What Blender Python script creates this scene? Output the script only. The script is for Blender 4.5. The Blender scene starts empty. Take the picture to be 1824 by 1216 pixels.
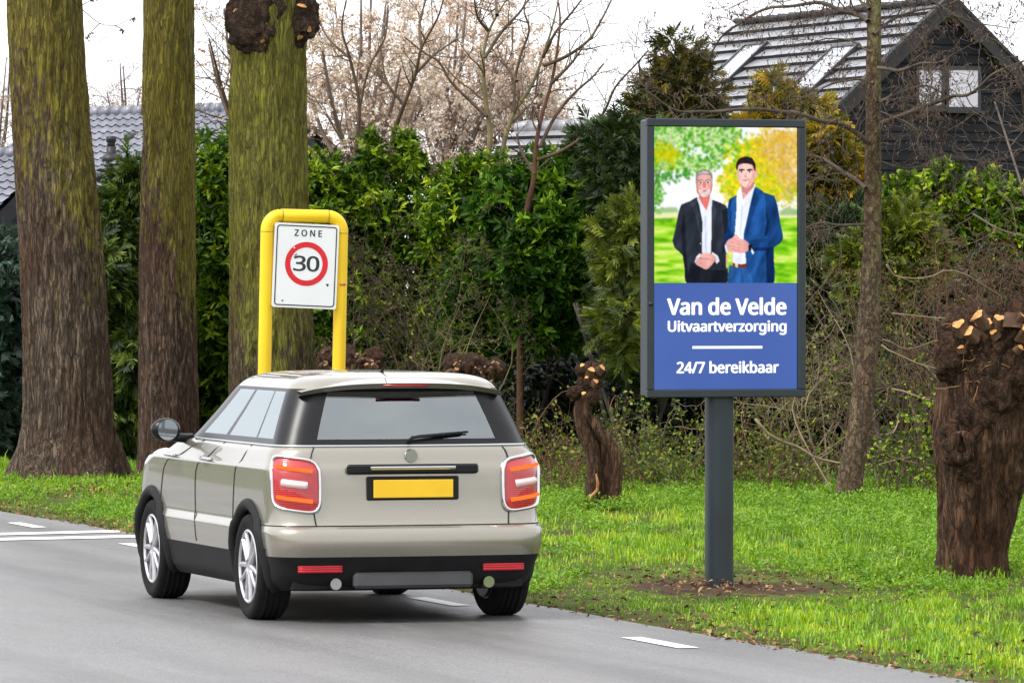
import bpy, math, os, random
import numpy as np
from mathutils import Vector, Matrix

# ------------------------------------------------------------------ camera / light / exposure
F, PW, PH, HOR, EYE = 10000.0, 1824, 1216, 520.0, 2.08
EXPOSURE = 0.75
sc = bpy.context.scene
cam_d = bpy.data.cameras.new("camera"); cam = bpy.data.objects.new("camera", cam_d)
sc.collection.objects.link(cam); sc.camera = cam
cam.location = (0, 0, EYE); cam.rotation_euler = (math.radians(90), 0, 0)
cam_d.sensor_width = 36.0; cam_d.lens = 36.0 * F / PW
cam_d.shift_y = -(PH / 2 - HOR) / PW
cam_d.clip_start = 0.5; cam_d.clip_end = 3000
SUN_EL, SUN_ROT = math.radians(52), math.radians(238)
world = bpy.data.worlds.new("World"); sc.world = world; world.use_nodes = True
wn = world.node_tree; wn.nodes.clear()
wo = wn.nodes.new('ShaderNodeOutputWorld'); wb = wn.nodes.new('ShaderNodeBackground')
sky = wn.nodes.new('ShaderNodeTexSky'); sky.sky_type = 'NISHITA'; sky.sun_disc = False
sky.sun_elevation = SUN_EL; sky.sun_rotation = SUN_ROT; sky.dust_density = 6.0; sky.air_density = 1.0; sky.ozone_density = 1.0
hs = wn.nodes.new('ShaderNodeHueSaturation'); hs.inputs['Saturation'].default_value = 0.10
# overcast: flatten the clear sky's gradient towards an even white-grey cloud layer, with faint cloud shapes
tc = wn.nodes.new('ShaderNodeTexCoord'); cn = wn.nodes.new('ShaderNodeTexNoise')
cn.inputs['Scale'].default_value = 5.0; cn.inputs['Detail'].default_value = 5.0
cr = wn.nodes.new('ShaderNodeValToRGB')
cr.color_ramp.elements[0].position = 0.3; cr.color_ramp.elements[0].color = (8.4, 8.7, 9.5, 1)
cr.color_ramp.elements[1].position = 0.7; cr.color_ramp.elements[1].color = (10.6, 10.6, 10.8, 1)
mx = wn.nodes.new('ShaderNodeMix'); mx.data_type = 'RGBA'; mx.inputs[0].default_value = 0.75
wn.links.new(tc.outputs['Generated'], cn.inputs['Vector']); wn.links.new(cn.outputs['Fac'], cr.inputs['Fac'])
wn.links.new(sky.outputs[0], hs.inputs['Color']); wn.links.new(hs.outputs[0], mx.inputs[6])
wn.links.new(cr.outputs[0], mx.inputs[7]); wn.links.new(mx.outputs[2], wb.inputs['Color'])
wb.inputs['Strength'].default_value = 0.12
wn.links.new(wb.outputs[0], wo.inputs[0])
sl = bpy.data.lights.new("sun", 'SUN'); sl.energy = 1.5; sl.angle = math.radians(14); sl.color = (1, .97, .92)
so = bpy.data.objects.new("sun", sl); sc.collection.objects.link(so)
sdir = Vector((math.sin(SUN_ROT) * math.cos(SUN_EL), math.cos(SUN_ROT) * math.cos(SUN_EL), math.sin(SUN_EL)))
so.rotation_euler = sdir.to_track_quat('Z', 'Y').to_euler()
sc.view_settings.view_transform = 'Standard'; sc.view_settings.look = 'None'
sc.view_settings.exposure = EXPOSURE; sc.view_settings.gamma = 1.0; sc.view_settings.use_curve_mapping = False
EM = 1.0 / 2 ** EXPOSURE

rng = np.random.default_rng(7); random.seed(7)
COL = sc.collection

# ------------------------------------------------------------------ helpers
def P(px, py, d): return np.array([(px - PW / 2) / F * d, d, EYE - (py - HOR) / F * d])
def G(px, py):
    d = EYE * F / (py - HOR); return np.array([(px - PW / 2) / F * d, d, 0.0])
def lin(r, g, b):
    f = lambda c: (c / 255 / 12.92) if c / 255 <= .04045 else ((c / 255 + .055) / 1.055) ** 2.4
    return (f(r), f(g), f(b))
UR = np.array([-0.296, 0.955, 0.0]); UR /= np.linalg.norm(UR)       # along the road, away from us
NR = np.array([UR[1], -UR[0], 0.0])                                  # from the road towards the hedge
E0 = np.array([2.45, 29.9, 0.0])                                     # a point of the far road edge
YAW = math.atan2(-UR[0], UR[1])
def road_pt(t, o, z=0.0): return E0 + UR * t + NR * o + np.array([0, 0, z])
def unit(v): return v / np.maximum(np.linalg.norm(v, axis=-1, keepdims=True), 1e-9)
def gz(px, py, d): p = P(px, py, d); p[2] = 0; return p

def hsh(i, j, k, s):
    n = (i * 374761393 + j * 668265263 + k * 2147483647 + s * 144665) & 0x7fffffff
    n = ((n ^ (n >> 13)) * 1274126177) & 0x7fffffff
    return ((n ^ (n >> 16)) & 0xffff) / 65535.0
def vnoise(p, s=0):
    p = np.asarray(p, float); i = np.floor(p).astype(np.int64); f = p - i; f = f * f * (3 - 2 * f); r = 0
    for a in (0, 1):
        for b in (0, 1):
            for c in (0, 1):
                w = (f[..., 0] if a else 1 - f[..., 0]) * (f[..., 1] if b else 1 - f[..., 1]) * (f[..., 2] if c else 1 - f[..., 2])
                r = r + w * hsh(i[..., 0] + a, i[..., 1] + b, i[..., 2] + c, s)
    return r
def fbm(p, o=4, s=0):
    r, a, t = 0, 1, 0; p = np.asarray(p, float)
    for q in range(o):
        r = r + a * vnoise(p, s + q); t += a; a *= .5; p = p * 2.03
    return r / t

class MB:
    def __init__(s): s.V = []; s.F = []; s.R = []; s.n = 0
    def add(s, V, Fs, rnd=None, m=0):
        V = np.asarray(V, float).reshape(-1, 3)
        if not isinstance(Fs, list) or (len(Fs) and np.isscalar(Fs[0])): Fs = [Fs]
        for f in Fs:
            f = np.asarray(f, np.int64)
            if f.ndim == 1: f = f[None]
            if len(f): s.F.append((f + s.n, m))
        s.V.append(V); s.R.append(np.full(len(V), .5) if rnd is None else np.broadcast_to(np.asarray(rnd, float), (len(V),)))
        s.n += len(V); return s
    def build(s, name, mats, parent=None, smooth=True, sharp=None, rel=True):
        me = bpy.data.meshes.new(name)
        V = np.concatenate(s.V) if s.V else np.zeros((0, 3))
        if parent is not None and rel: V = V - np.array(parent.location)
        me.vertices.add(len(V)); me.vertices.foreach_set('co', V.astype(np.float32).ravel())
        tot = np.concatenate([np.full(len(f), f.shape[1], np.int32) for f, _ in s.F])
        loops = np.concatenate([f.ravel() for f, _ in s.F]).astype(np.int32)
        mi = np.concatenate([np.full(len(f), m, np.int32) for f, m in s.F])
        st = np.concatenate([[0], np.cumsum(tot)[:-1]]).astype(np.int32)
        me.loops.add(len(loops)); me.loops.foreach_set('vertex_index', loops)
        me.polygons.add(len(tot)); me.polygons.foreach_set('loop_start', st)
        me.polygons.foreach_set('material_index', mi)
        me.polygons.foreach_set('use_smooth', np.full(len(tot), smooth))
        a = me.attributes.new('rnd', 'FLOAT', 'POINT'); a.data.foreach_set('value', np.concatenate(s.R).astype(np.float32))
        me.update(calc_edges=True); me.validate()
        if sharp: me.set_sharp_from_angle(angle=math.radians(sharp))
        for m in (mats if isinstance(mats, (list, tuple)) else [mats]): me.materials.append(m)
        o = bpy.data.objects.new(name, me); COL.objects.link(o)
        if parent is not None: o.parent = parent
        return o
def tag(o, label=None, cat=None, group=None, kind=None):
    if label: o['label'] = label
    if cat: o['category'] = cat
    if group: o['group'] = group
    if kind: o['kind'] = kind
    return o
def thing(name, label, cat, loc, rz=0, group=None, rx=0, ry=0):
    o = bpy.data.objects.new(name, None); COL.objects.link(o); o.location = [float(c) for c in loc]
    o.rotation_euler = (rx, ry, rz); o.empty_display_size = .2
    return tag(o, label, cat, group)

def box(mb, c, s, m=0, R=None, bev=0.0):
    c = np.array(c, float); hx, hy, hz = [q / 2 for q in s]
    if bev > 0:
        b = min(bev, hx * .9, hy * .9, hz * .9); V = []
        for sx in (-1, 1):
            for sy in (-1, 1):
                for sz in (-1, 1):
                    V += [(sx * hx, sy * (hy - b), sz * (hz - b)), (sx * (hx - b), sy * hy, sz * (hz - b)), (sx * (hx - b), sy * (hy - b), sz * hz)]
        V = np.array(V); F_ = []
        import itertools
        for ax in range(3):
            for sg in (-1, 1):
                idx = [i for i in range(24) if abs(V[i][ax] - sg * (hx, hy, hz)[ax]) < 1e-9 and i % 3 == ax]
                o1, o2 = [(1, 2), (2, 0), (0, 1)][ax]
                idx.sort(key=lambda i: math.atan2(V[i][o2], V[i][o1])); F_.append(idx if sg > 0 else idx[::-1])
        q4 = []
        cid = lambda sx, sy, sz: ((sx > 0) * 4 + (sy > 0) * 2 + (sz > 0)) * 3
        for ax in range(3):
            o1, o2 = [(1, 2), (2, 0), (0, 1)][ax]
            for s1 in (-1, 1):
                for s2 in (-1, 1):
                    sg = [0, 0, 0]; sg[o1] = s1; sg[o2] = s2
                    a = list(sg); a[ax] = -1; b_ = list(sg); b_[ax] = 1
                    q = [cid(*a) + o1, cid(*b_) + o1, cid(*b_) + o2, cid(*a) + o2]
                    q4.append(q if s1 * s2 < 0 else q[::-1])
        tris = []
        for sx in (-1, 1):
            for sy in (-1, 1):
                for sz in (-1, 1):
                    b0 = cid(sx, sy, sz); t = [b0, b0 + 1, b0 + 2]; tris.append(t if sx * sy * sz > 0 else t[::-1])
        if R is not None: V = V @ np.array(R).T
        mb.add(V + c, [np.array(F_), np.array(q4), np.array(tris)], m=m)
        return
    V = np.array([(x, y, z) for x in (-hx, hx) for y in (-hy, hy) for z in (-hz, hz)])
    if R is not None: V = V @ np.array(R).T
    mb.add(V + c, np.array([(0, 1, 3, 2), (4, 6, 7, 5), (0, 4, 5, 1), (2, 3, 7, 6), (0, 2, 6, 4), (1, 5, 7, 3)]), m=m)
def tube(mb, pts, rad, sides=6, m=0, cap=True, rnd=.5):
    pts = np.asarray(pts, float); n = len(pts); rad = np.broadcast_to(np.asarray(rad, float), (n,))
    t = np.gradient(pts, axis=0); t = unit(t)
    ref = np.array([0.31, 0.17, 0.93]) if abs(t[0][2]) < .8 else np.array([.93, .2, .1])
    a = unit(np.cross(t, ref)); b = np.cross(t, a)
    th = np.linspace(0, 2 * np.pi, sides, endpoint=False)
    V = pts[:, None] + rad[:, None, None] * (np.cos(th)[None, :, None] * a[:, None] + np.sin(th)[None, :, None] * b[:, None])
    i = np.arange(n - 1)[:, None] * sides; j = np.arange(sides)[None]; k = (j + 1) % sides
    Fq = np.stack([i + j, i + k, i + sides + k, i + sides + j], -1).reshape(-1, 4)
    fs = [Fq]
    if cap: fs += [np.arange(sides)[::-1][None], (np.arange(sides) + (n - 1) * sides)[None]]
    mb.add(V.reshape(-1, 3), fs, rnd=rnd, m=m)
def smooth_path(pts, n=4):
    pts = np.asarray(pts, float); out = []
    q = np.vstack([2 * pts[0] - pts[1], pts, 2 * pts[-1] - pts[-2]])
    for i in range(1, len(q) - 2):
        for t in np.linspace(0, 1, n, endpoint=False):
            out.append(.5 * (2 * q[i] + (q[i + 1] - q[i - 1]) * t + (2 * q[i - 1] - 5 * q[i] + 4 * q[i + 1] - q[i + 2]) * t * t + (3 * q[i] - q[i - 1] - 3 * q[i + 1] + q[i + 2]) * t ** 3))
    out.append(pts[-1]); return np.array(out)
def prism(mb, poly, y0, y1, m=0):
    """poly in (x,z), extruded along y"""
    poly = np.asarray(poly, float); n = len(poly)
    A = np.stack([poly[:, 0], np.full(n, y0), poly[:, 1]], 1); B = A.copy(); B[:, 1] = y1
    i = np.arange(n); k = (i + 1) % n
    mb.add(np.vstack([A, B]), [i[None], (i + n)[::-1][None], np.stack([i, i + n, k + n, k], 1)], m=m)

# ------------------------------------------------------------------ materials
def newmat(name):
    m = bpy.data.materials.new(name); m.use_nodes = True; nt = m.node_tree; nt.nodes.clear()
    o = nt.nodes.new('ShaderNodeOutputMaterial'); b = nt.nodes.new('ShaderNodeBsdfPrincipled'); nt.links.new(b.outputs[0], o.inputs[0])
    return m, nt, b
def nd(nt, t, props=None, **kw):
    n = nt.nodes.new('ShaderNode' + t)
    for k, v in (props or {}).items(): setattr(n, k, v)
    for k, v in kw.items():
        key = k.replace('_', ' ')
        if hasattr(v, 'is_linked') or isinstance(v, bpy.types.NodeSocket): nt.links.new(v, n.inputs[key])
        else: n.inputs[key].default_value = v
    return n
def ramp(nt, fac, stops):
    r = nt.nodes.new('ShaderNodeValToRGB'); e = r.color_ramp.elements
    while len(e) < len(stops): e.new(.5)
    for i, (p, c) in enumerate(stops):
        e[i].position = p; e[i].color = (*c, 1) if len(c) == 3 else c
    nt.links.new(fac, r.inputs[0]); return r.outputs[0]
def math_(nt, op, a, b=0.0, clamp=False):
    n = nt.nodes.new('ShaderNodeMath'); n.operation = op; n.use_clamp = clamp
    for i, v in enumerate((a, b)):
        if isinstance(v, bpy.types.NodeSocket): nt.links.new(v, n.inputs[i])
        else: n.inputs[i].default_value = v
    return n.outputs[0]
def mixc(nt, f, a, b):
    n = nt.nodes.new('ShaderNodeMix'); n.data_type = 'RGBA'
    for i, v in ((0, f), (6, a), (7, b)):
        if isinstance(v, bpy.types.NodeSocket): nt.links.new(v, n.inputs[i])
        else: n.inputs[i].default_value = v if i == 0 else ((*v, 1) if len(v) == 3 else v)
    return n.outputs[2]
def coords(nt, scale=(1, 1, 1), kind='Object'):
    t = nt.nodes.new('ShaderNodeTexCoord'); mp = nt.nodes.new('ShaderNodeMapping'); mp.inputs['Scale'].default_value = scale
    nt.links.new(t.outputs[kind], mp.inputs[0]); return mp.outputs[0]
def bump(nt, b, h, strength=.3, dist=.02):
    n = nt.nodes.new('ShaderNodeBump'); n.inputs['Strength'].default_value = strength; n.inputs['Distance'].default_value = dist
    nt.links.new(h, n.inputs['Height']); nt.links.new(n.outputs[0], b.inputs['Normal'])
def plain(name, c, rough=.5, metal=0, var=.15, scale=6, bmp=0.0, spec=.5, coat=0):
    m, nt, b = newmat(name); co = coords(nt)
    n = nd(nt, 'TexNoise', Vector=co, Scale=scale, Detail=6.0)
    c1 = tuple(q * (1 - var) for q in c); c2 = tuple(min(1, q * (1 + var)) for q in c)
    nt.links.new(ramp(nt, n.outputs['Fac'], [(.3, c1), (.7, c2)]), b.inputs['Base Color'])
    b.inputs['Roughness'].default_value = rough; b.inputs['Metallic'].default_value = metal
    b.inputs['Specular IOR Level'].default_value = spec; b.inputs['Coat Weight'].default_value = coat
    if bmp: bump(nt, b, nd(nt, 'TexNoise', Vector=co, Scale=scale * 8, Detail=8.0).outputs['Fac'], bmp, .01)
    return m
def leafmat(name, stops, trans=.3, rough=.45, patch=None, spec=.5):
    m, nt, b = newmat(name)
    a = nt.nodes.new('ShaderNodeAttribute'); a.attribute_name = 'rnd'
    c = ramp(nt, a.outputs['Fac'], stops)
    if patch:
        n = nd(nt, 'TexNoise', Vector=coords(nt), Scale=patch[1], Detail=3.0)
        f = ramp(nt, n.outputs['Fac'], [(.45, (0, 0, 0)), (.62, (1, 1, 1))])
        c = mixc(nt, f, c, patch[0])
    nt.links.new(c, b.inputs['Base Color']); b.inputs['Roughness'].default_value = rough; b.inputs['Specular IOR Level'].default_value = spec
    t = nt.nodes.new('ShaderNodeBsdfTranslucent'); nt.links.new(c, t.inputs[0])
    ms = nt.nodes.new('ShaderNodeMixShader'); ms.inputs[0].default_value = trans
    nt.links.new(b.outputs[0], ms.inputs[1]); nt.links.new(t.outputs[0], ms.inputs[2])
    nt.links.new(ms.outputs[0], nt.nodes['Material Output'].inputs[0]); return m
def barkmat(name, dark, light, moss=(.12, .13, .01), amount=.5, side=(1, 0, 0), sidew=.35, fis=(20, 20, 1.9), bstr=1.0, top=0.0, moss2=None, crk=.8):
    m, nt, b = newmat(name); co = coords(nt, fis)
    dn = nd(nt, 'TexNoise', Vector=coords(nt, (1, 1, .6)), Scale=5.0, Detail=3.0)
    va = nt.nodes.new('ShaderNodeVectorMath'); va.operation = 'MULTIPLY_ADD'; va.inputs[1].default_value = (1.5, 1.5, .5)
    nt.links.new(dn.outputs['Color'], va.inputs[0]); nt.links.new(co, va.inputs[2])
    r1 = nd(nt, 'TexNoise', Vector=va.outputs[0], Scale=1.0, Detail=3.0, Roughness=.55)
    r2 = nd(nt, 'TexNoise', Vector=va.outputs[0], Scale=2.3, Detail=6.0, Roughness=.65)
    rid = lambda o: math_(nt, 'ABSOLUTE', math_(nt, 'SUBTRACT', math_(nt, 'MULTIPLY', o, 2.0), 1.0))
    f1 = ramp(nt, rid(r1.outputs['Fac']), [(0.02, (0, 0, 0)), (.32, (1, 1, 1))]); f2 = ramp(nt, rid(r2.outputs['Fac']), [(0.02, (0, 0, 0)), (.38, (1, 1, 1))])
    n = nd(nt, 'TexNoise', Vector=co, Scale=5.0, Detail=8.0, Roughness=.7)
    v2 = nt.nodes.new('ShaderNodeVectorMath'); v2.operation = 'MULTIPLY_ADD'; v2.inputs[1].default_value = (.9, .9, 1.4); nt.links.new(r2.outputs['Color'], v2.inputs[0])
    vs = nt.nodes.new('ShaderNodeVectorMath'); vs.operation = 'MULTIPLY'; vs.inputs[1].default_value = (1, 1, 1.7); nt.links.new(va.outputs[0], vs.inputs[0]); nt.links.new(vs.outputs[0], v2.inputs[2])
    vor = nd(nt, 'TexVoronoi', {'feature': 'DISTANCE_TO_EDGE'}, Vector=v2.outputs[0], Scale=1.0)
    crack = math_(nt, 'ADD', math_(nt, 'MULTIPLY', ramp(nt, vor.outputs['Distance'], [(.0, (0, 0, 0)), (.13, (1, 1, 1))]), crk), 1.0 - crk)
    n2 = nd(nt, 'TexNoise', Vector=coords(nt, (1, 1, .5)), Scale=1.6, Detail=6.0)
    ridge = math_(nt, 'MULTIPLY', crack, math_(nt, 'ADD', math_(nt, 'MULTIPLY', f2, .45), math_(nt, 'ADD', math_(nt, 'MULTIPLY', f1, .45), .10)))
    h = math_(nt, 'ADD', math_(nt, 'MULTIPLY', ridge, .65), math_(nt, 'MULTIPLY', n.outputs['Fac'], .55))
    hc = math_(nt, 'MULTIPLY', math_(nt, 'ADD', math_(nt, 'MULTIPLY', ridge, .8), .2), math_(nt, 'ADD', n.outputs['Fac'], .35))
    c = ramp(nt, hc, [(.16, dark), (.36, tuple(a * .5 + q * .5 for a, q in zip(dark, light))), (.72, tuple(q * 1.7 for q in light))])
    c = mixc(nt, ramp(nt, n2.outputs['Fac'], [(.42, (0, 0, 0)), (.66, (.75,) * 3)]), c, mixc(nt, hc, dark, tuple(q * f for q, f in zip(light, (1.0, .62, .45)))))
    if amount > 0:
        ge = nt.nodes.new('ShaderNodeNewGeometry'); dp = nt.nodes.new('ShaderNodeVectorMath'); dp.operation = 'DOT_PRODUCT'
        nt.links.new(ge.outputs['Normal'], dp.inputs[0]); dp.inputs[1].default_value = side
        big = nd(nt, 'TexNoise', Vector=coords(nt, (1, 1, .35)), Scale=3.0, Detail=9.0, Roughness=.72)
        fine = nd(nt, 'TexNoise', Vector=coords(nt, (1, 1, .3)), Scale=22.0, Detail=6.0, Roughness=.7)
        f = math_(nt, 'ADD', math_(nt, 'ADD', math_(nt, 'MULTIPLY', big.outputs['Fac'], 1.0), math_(nt, 'MULTIPLY', fine.outputs['Fac'], .9)), math_(nt, 'MULTIPLY', dp.outputs['Value'], sidew))
        if top:
            sx = nt.nodes.new('ShaderNodeSeparateXYZ'); tcn = nt.nodes.new('ShaderNodeTexCoord'); nt.links.new(tcn.outputs['Object'], sx.inputs[0])
            f = math_(nt, 'ADD', f, math_(nt, 'MULTIPLY', math_(nt, 'SUBTRACT', sx.outputs['Z'], 2.4), top))
        lo = 1.22 - amount * .5
        f = ramp(nt, math_(nt, 'SUBTRACT', f, lo - .5), [(.47, (0, 0, 0)), (.58, (1, 1, 1))])
        f = math_(nt, 'MULTIPLY', f, math_(nt, 'ADD', math_(nt, 'MULTIPLY', ridge, .92), .10))
        mc = mixc(nt, fine.outputs['Fac'], tuple(q * .45 for q in moss), tuple(q * 2.4 for q in (moss2 or moss)))
        c = mixc(nt, f, c, mc)
    nt.links.new(c, b.inputs['Base Color']); b.inputs['Roughness'].default_value = .85; b.inputs['Specular IOR Level'].default_value = .25
    bump(nt, b, h, bstr, .12); return m
def emis(name, c, s=1.0):
    m, nt, b = newmat(name); nt.nodes.remove(b)
    e = nt.nodes.new('ShaderNodeEmission'); e.inputs[0].default_value = (*c, 1); e.inputs[1].default_value = s * EM
    nt.links.new(e.outputs[0], nt.nodes['Material Output'].inputs[0]); return m
def emis_noise(name, stops, scale, sc3=(1, 1, 1)):
    m, nt, b = newmat(name); nt.nodes.remove(b)
    n = nd(nt, 'TexNoise', Vector=coords(nt, sc3), Scale=scale, Detail=4.0)
    e = nt.nodes.new('ShaderNodeEmission'); nt.links.new(ramp(nt, n.outputs['Fac'], stops), e.inputs[0]); e.inputs[1].default_value = EM
    nt.links.new(e.outputs[0], nt.nodes['Material Output'].inputs[0]); return m

# ------------------------------------------------------------------ ground, road, markings
def ground_mat():
    m, nt, b = newmat('verge_soil'); co = coords(nt)
    n = nd(nt, 'TexNoise', Vector=co, Scale=1.3, Detail=8.0); n2 = nd(nt, 'TexNoise', Vector=co, Scale=22.0, Detail=5.0)
    c = ramp(nt, math_(nt, 'ADD', math_(nt, 'MULTIPLY', n.outputs['Fac'], .6), math_(nt, 'MULTIPLY', n2.outputs['Fac'], .4)),
             [(.35, (.045, .03, .016)), (.5, (.06, .075, .015)), (.65, (.10, .15, .02))])
    nt.links.new(c, b.inputs['Base Color']); b.inputs['Roughness'].default_value = .95; b.inputs['Specular IOR Level'].default_value = .1
    bump(nt, b, n2.outputs['Fac'], .6, .04); return m
def asphalt_mat():
    m, nt, b = newmat('asphalt'); co = coords(nt)
    f = nd(nt, 'TexNoise', Vector=co, Scale=85.0, Detail=5.0, Roughness=.8)
    v = nd(nt, 'TexVoronoi', Vector=co, Scale=60.0)
    big = nd(nt, 'TexNoise', Vector=coords(nt, (.35, .8, 1)), Scale=.9, Detail=6.0)
    h = math_(nt, 'ADD', math_(nt, 'MULTIPLY', f.outputs['Fac'], .6), math_(nt, 'MULTIPLY', v.outputs['Distance'], .5))
    c = ramp(nt, h, [(.28, (.06, .059, .06)), (.5, (.125, .122, .122)), (.76, (.26, .255, .25))])
    c = mixc(nt, ramp(nt, big.outputs['Fac'], [(.3, (0, 0, 0)), (.7, (.45, .45, .45))]), c, (.19, .185, .185))
    # worn wheel tracks, damp patches and a few darker repairs run along the road
    tcx = nt.nodes.new('ShaderNodeTexCoord'); mp = nt.nodes.new('ShaderNodeMapping'); mp.vector_type = 'TEXTURE'; mp.inputs['Rotation'].default_value = (0, 0, YAW); nt.links.new(tcx.outputs['Object'], mp.inputs[0])
    st = nt.nodes.new('ShaderNodeVectorMath'); st.operation = 'MULTIPLY'; st.inputs[1].default_value = (1.5, .07, 1); nt.links.new(mp.outputs[0], st.inputs[0])
    tr = nd(nt, 'TexNoise', Vector=st.outputs[0], Scale=1.0, Detail=4.0); st2 = nt.nodes.new('ShaderNodeVectorMath'); st2.operation = 'MULTIPLY'; st2.inputs[1].default_value = (.9, .22, 1); nt.links.new(mp.outputs[0], st2.inputs[0])
    pt = nd(nt, 'TexNoise', Vector=st2.outputs[0], Scale=1.3, Detail=7.0, Roughness=.65)
    c = mixc(nt, ramp(nt, tr.outputs['Fac'], [(.42, (0, 0, 0)), (.62, (.55,) * 3)]), c, (.065, .062, .061))
    c = mixc(nt, ramp(nt, pt.outputs['Fac'], [(.52, (0, 0, 0)), (.66, (.5,) * 3)]), c, (.20, .19, .18))
    nt.links.new(c, b.inputs['Base Color'])
    nt.links.new(ramp(nt, pt.outputs['Fac'], [(.35, (.34,) * 3), (.65, (.60,) * 3)]), b.inputs['Roughness'])
    b.inputs['Specular IOR Level'].default_value = .5
    bump(nt, b, h, .6, .008); return m
g = MB(); s = 700.0
g.add([(-s, -60, 0), (s, -60, 0), (s, 2 * s, 0), (-s, 2 * s, 0)], [(0, 1, 2, 3)])
tag(g.build('ground', ground_mat()), kind='structure')
rd = MB(); N_ = 260
ts = np.linspace(-60, 260, N_)
wob = (fbm(np.stack([ts * 1.7, ts * 0, ts * 0], 1), 4, 3) - .5) * .12
curve = np.where(ts > 20, -(ts - 20) ** 2 * .004, 0.0)
A = np.array([road_pt(t, w + c, .006) for t, w, c in zip(ts, wob, curve)]); B = np.array([road_pt(t, -6.6 + c, .006) for t, c in zip(ts, curve)])
i = np.arange(N_ - 1)
rd.add(np.vstack([A, B]), np.stack([i, i + 1, i + 1 + N_, i + N_], 1))
road = tag(rd.build('road', asphalt_mat()), kind='structure')
paint = plain('road_paint', (.74, .74, .73), .6, var=.10, scale=14, bmp=.2)
dash_ds = [(33.2, 0), (37.6, 0), (41.8, 0), (45.8, 0), (49.95, 0)]
for dd, _ in dash_ds:
    t0 = (dd - E0[1] - NR[1] * -.53) / UR[1]
    mk = MB(); L = .52 + .04 * random.random(); w = .065
    V = [road_pt(t0 + a * L, -.53 + b_ * w, .011) for a, b_ in ((-1, -1), (1, -1), (1, 1), (-1, 1))]
    mk.add(V, [(0, 3, 2, 1)]); tag(mk.build('road_marking', paint), kind='structure')
for (pa, pb, w) in (((214, 947.6), (-60, 954.5), 2.0), ((255, 956.5), (-60, 963.5), 2.2)):
    mk = MB(); V = []
    for (px, py), sg in ((pa, -1), (pa, 1), (pb, 1), (pb, -1)):
        q = G(px, py + sg * w); V.append((q[0], q[1], .012))
    mk.add(V, [(0, 1, 2, 3)]); tag(mk.build('road_marking', paint), kind='structure')

# ------------------------------------------------------------------ grass and ground cover
soil_c = G(1285, 1047)
def soil_field(x, y):
    dx = (x - soil_c[0] - .05); dy = (y - soil_c[1])
    a = dx * dx / .72 ** 2 + dy * dy / 1.3 ** 2
    q = np.stack([x * 2.2, y * .7, x * 0], 1)
    return a - .9 * (fbm(q, 3, 5) - .5) * 2
def grass(n=540000):
    y = 29 + 45 * rng.random(n) ** .9; x = (rng.random(n) * 2 - 1) * (.0912 * y * 1.1 + 1.3)
    rel = np.stack([x - E0[0], y - E0[1]], 1); o = rel @ NR[:2]; t = rel @ UR[:2]
    cut = (fbm(np.stack([t * 2.2, t * 0, t * 0], 1), 3, 9) - .5) * .35
    q = np.stack([x * 1.1, y * .45, x * 0], 1); den = fbm(q, 4, 21)
    edge = o - cut - .02
    keep = (edge > 0) & (rng.random(n) < np.clip(.55 + (den - .42) * 3.2, .12, 1)) & (rng.random(n) < np.clip(.15 + edge * 1.4, 0, 1))
    sf = soil_field(x, y); keep &= (sf > .75) | (rng.random(n) < .07)
    bare = fbm(np.stack([x * 2.6, y * .8, x * 0], 1), 3, 77); keep &= (bare > .33) | (rng.random(n) < .2)
    x, y, o, den, edge = x[keep], y[keep], o[keep], den[keep], edge[keep]; n = len(x)
    lush = np.clip((o - 1.2) / 3.0, 0, 1)
    h = (.026 + .040 * rng.random(n) ** 1.5) * (1 + .4 * lush) * (.6 + .8 * den) * np.clip(.45 + edge, .5, 1)
    h *= np.clip(.16 + .12 * soil_field(x, y), .22, 1)
    tuft = fbm(np.stack([x * 7, y * 2.6, x * 0], 1), 2, 91); h *= .62 + 1.5 * np.clip(tuft - .38, 0, .5) * 1.6
    tall = rng.random(n) < .012; h[tall] *= 1.9
    w = .0028 + .003 * rng.random(n)
    a = rng.random(n) * 2 * np.pi; lean = .15 + .75 * rng.random(n)
    D = np.stack([np.cos(a), np.sin(a), a * 0], 1); S = np.stack([-np.sin(a), np.cos(a), a * 0], 1)
    p = np.stack([x, y, x * 0 - .004], 1); up = np.array([0, 0, 1.0])
    m_ = p + up * h[:, None] * .6 + D * (h * lean * .25)[:, None]; tp = p + up * (h * (1 - .25 * lean))[:, None] + D * (h * lean * .8)[:, None]
    V = np.stack([p - S * w[:, None], p + S * w[:, None], m_ + S * w[:, None] * .8, m_ - S * w[:, None] * .8, tp], 1).reshape(-1, 3)
    b = np.arange(n)[:, None] * 5
    hue = .5 * fbm(np.stack([x * .7, y * .25, x * 0], 1), 3, 31) + .5 * fbm(np.stack([x * 6, y * 2, x * 0], 1), 2, 37)
    r = np.clip(.12 + .55 * rng.random(n) + (hue - .5) * 1.5, 0, .9); dead = rng.random(n) < (.035 + .12 * (edge < .3)); r[dead] = .97
    mb = MB(); mb.add(V, [b + np.array([[0, 1, 2, 3]]), b + np.array([[3, 2, 4]])], rnd=np.repeat(r, 5))
    m = leafmat('grass_blades', [(0, (.05, .13, .004)), (.35, (.15, .32, .008)), (.7, (.30, .50, .010)), (.9, (.50, .58, .02)), (.96, (.20, .13, .05))], .35, .5)
    tag(mb.build('grass', m), kind='stuff')
grass()

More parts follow.
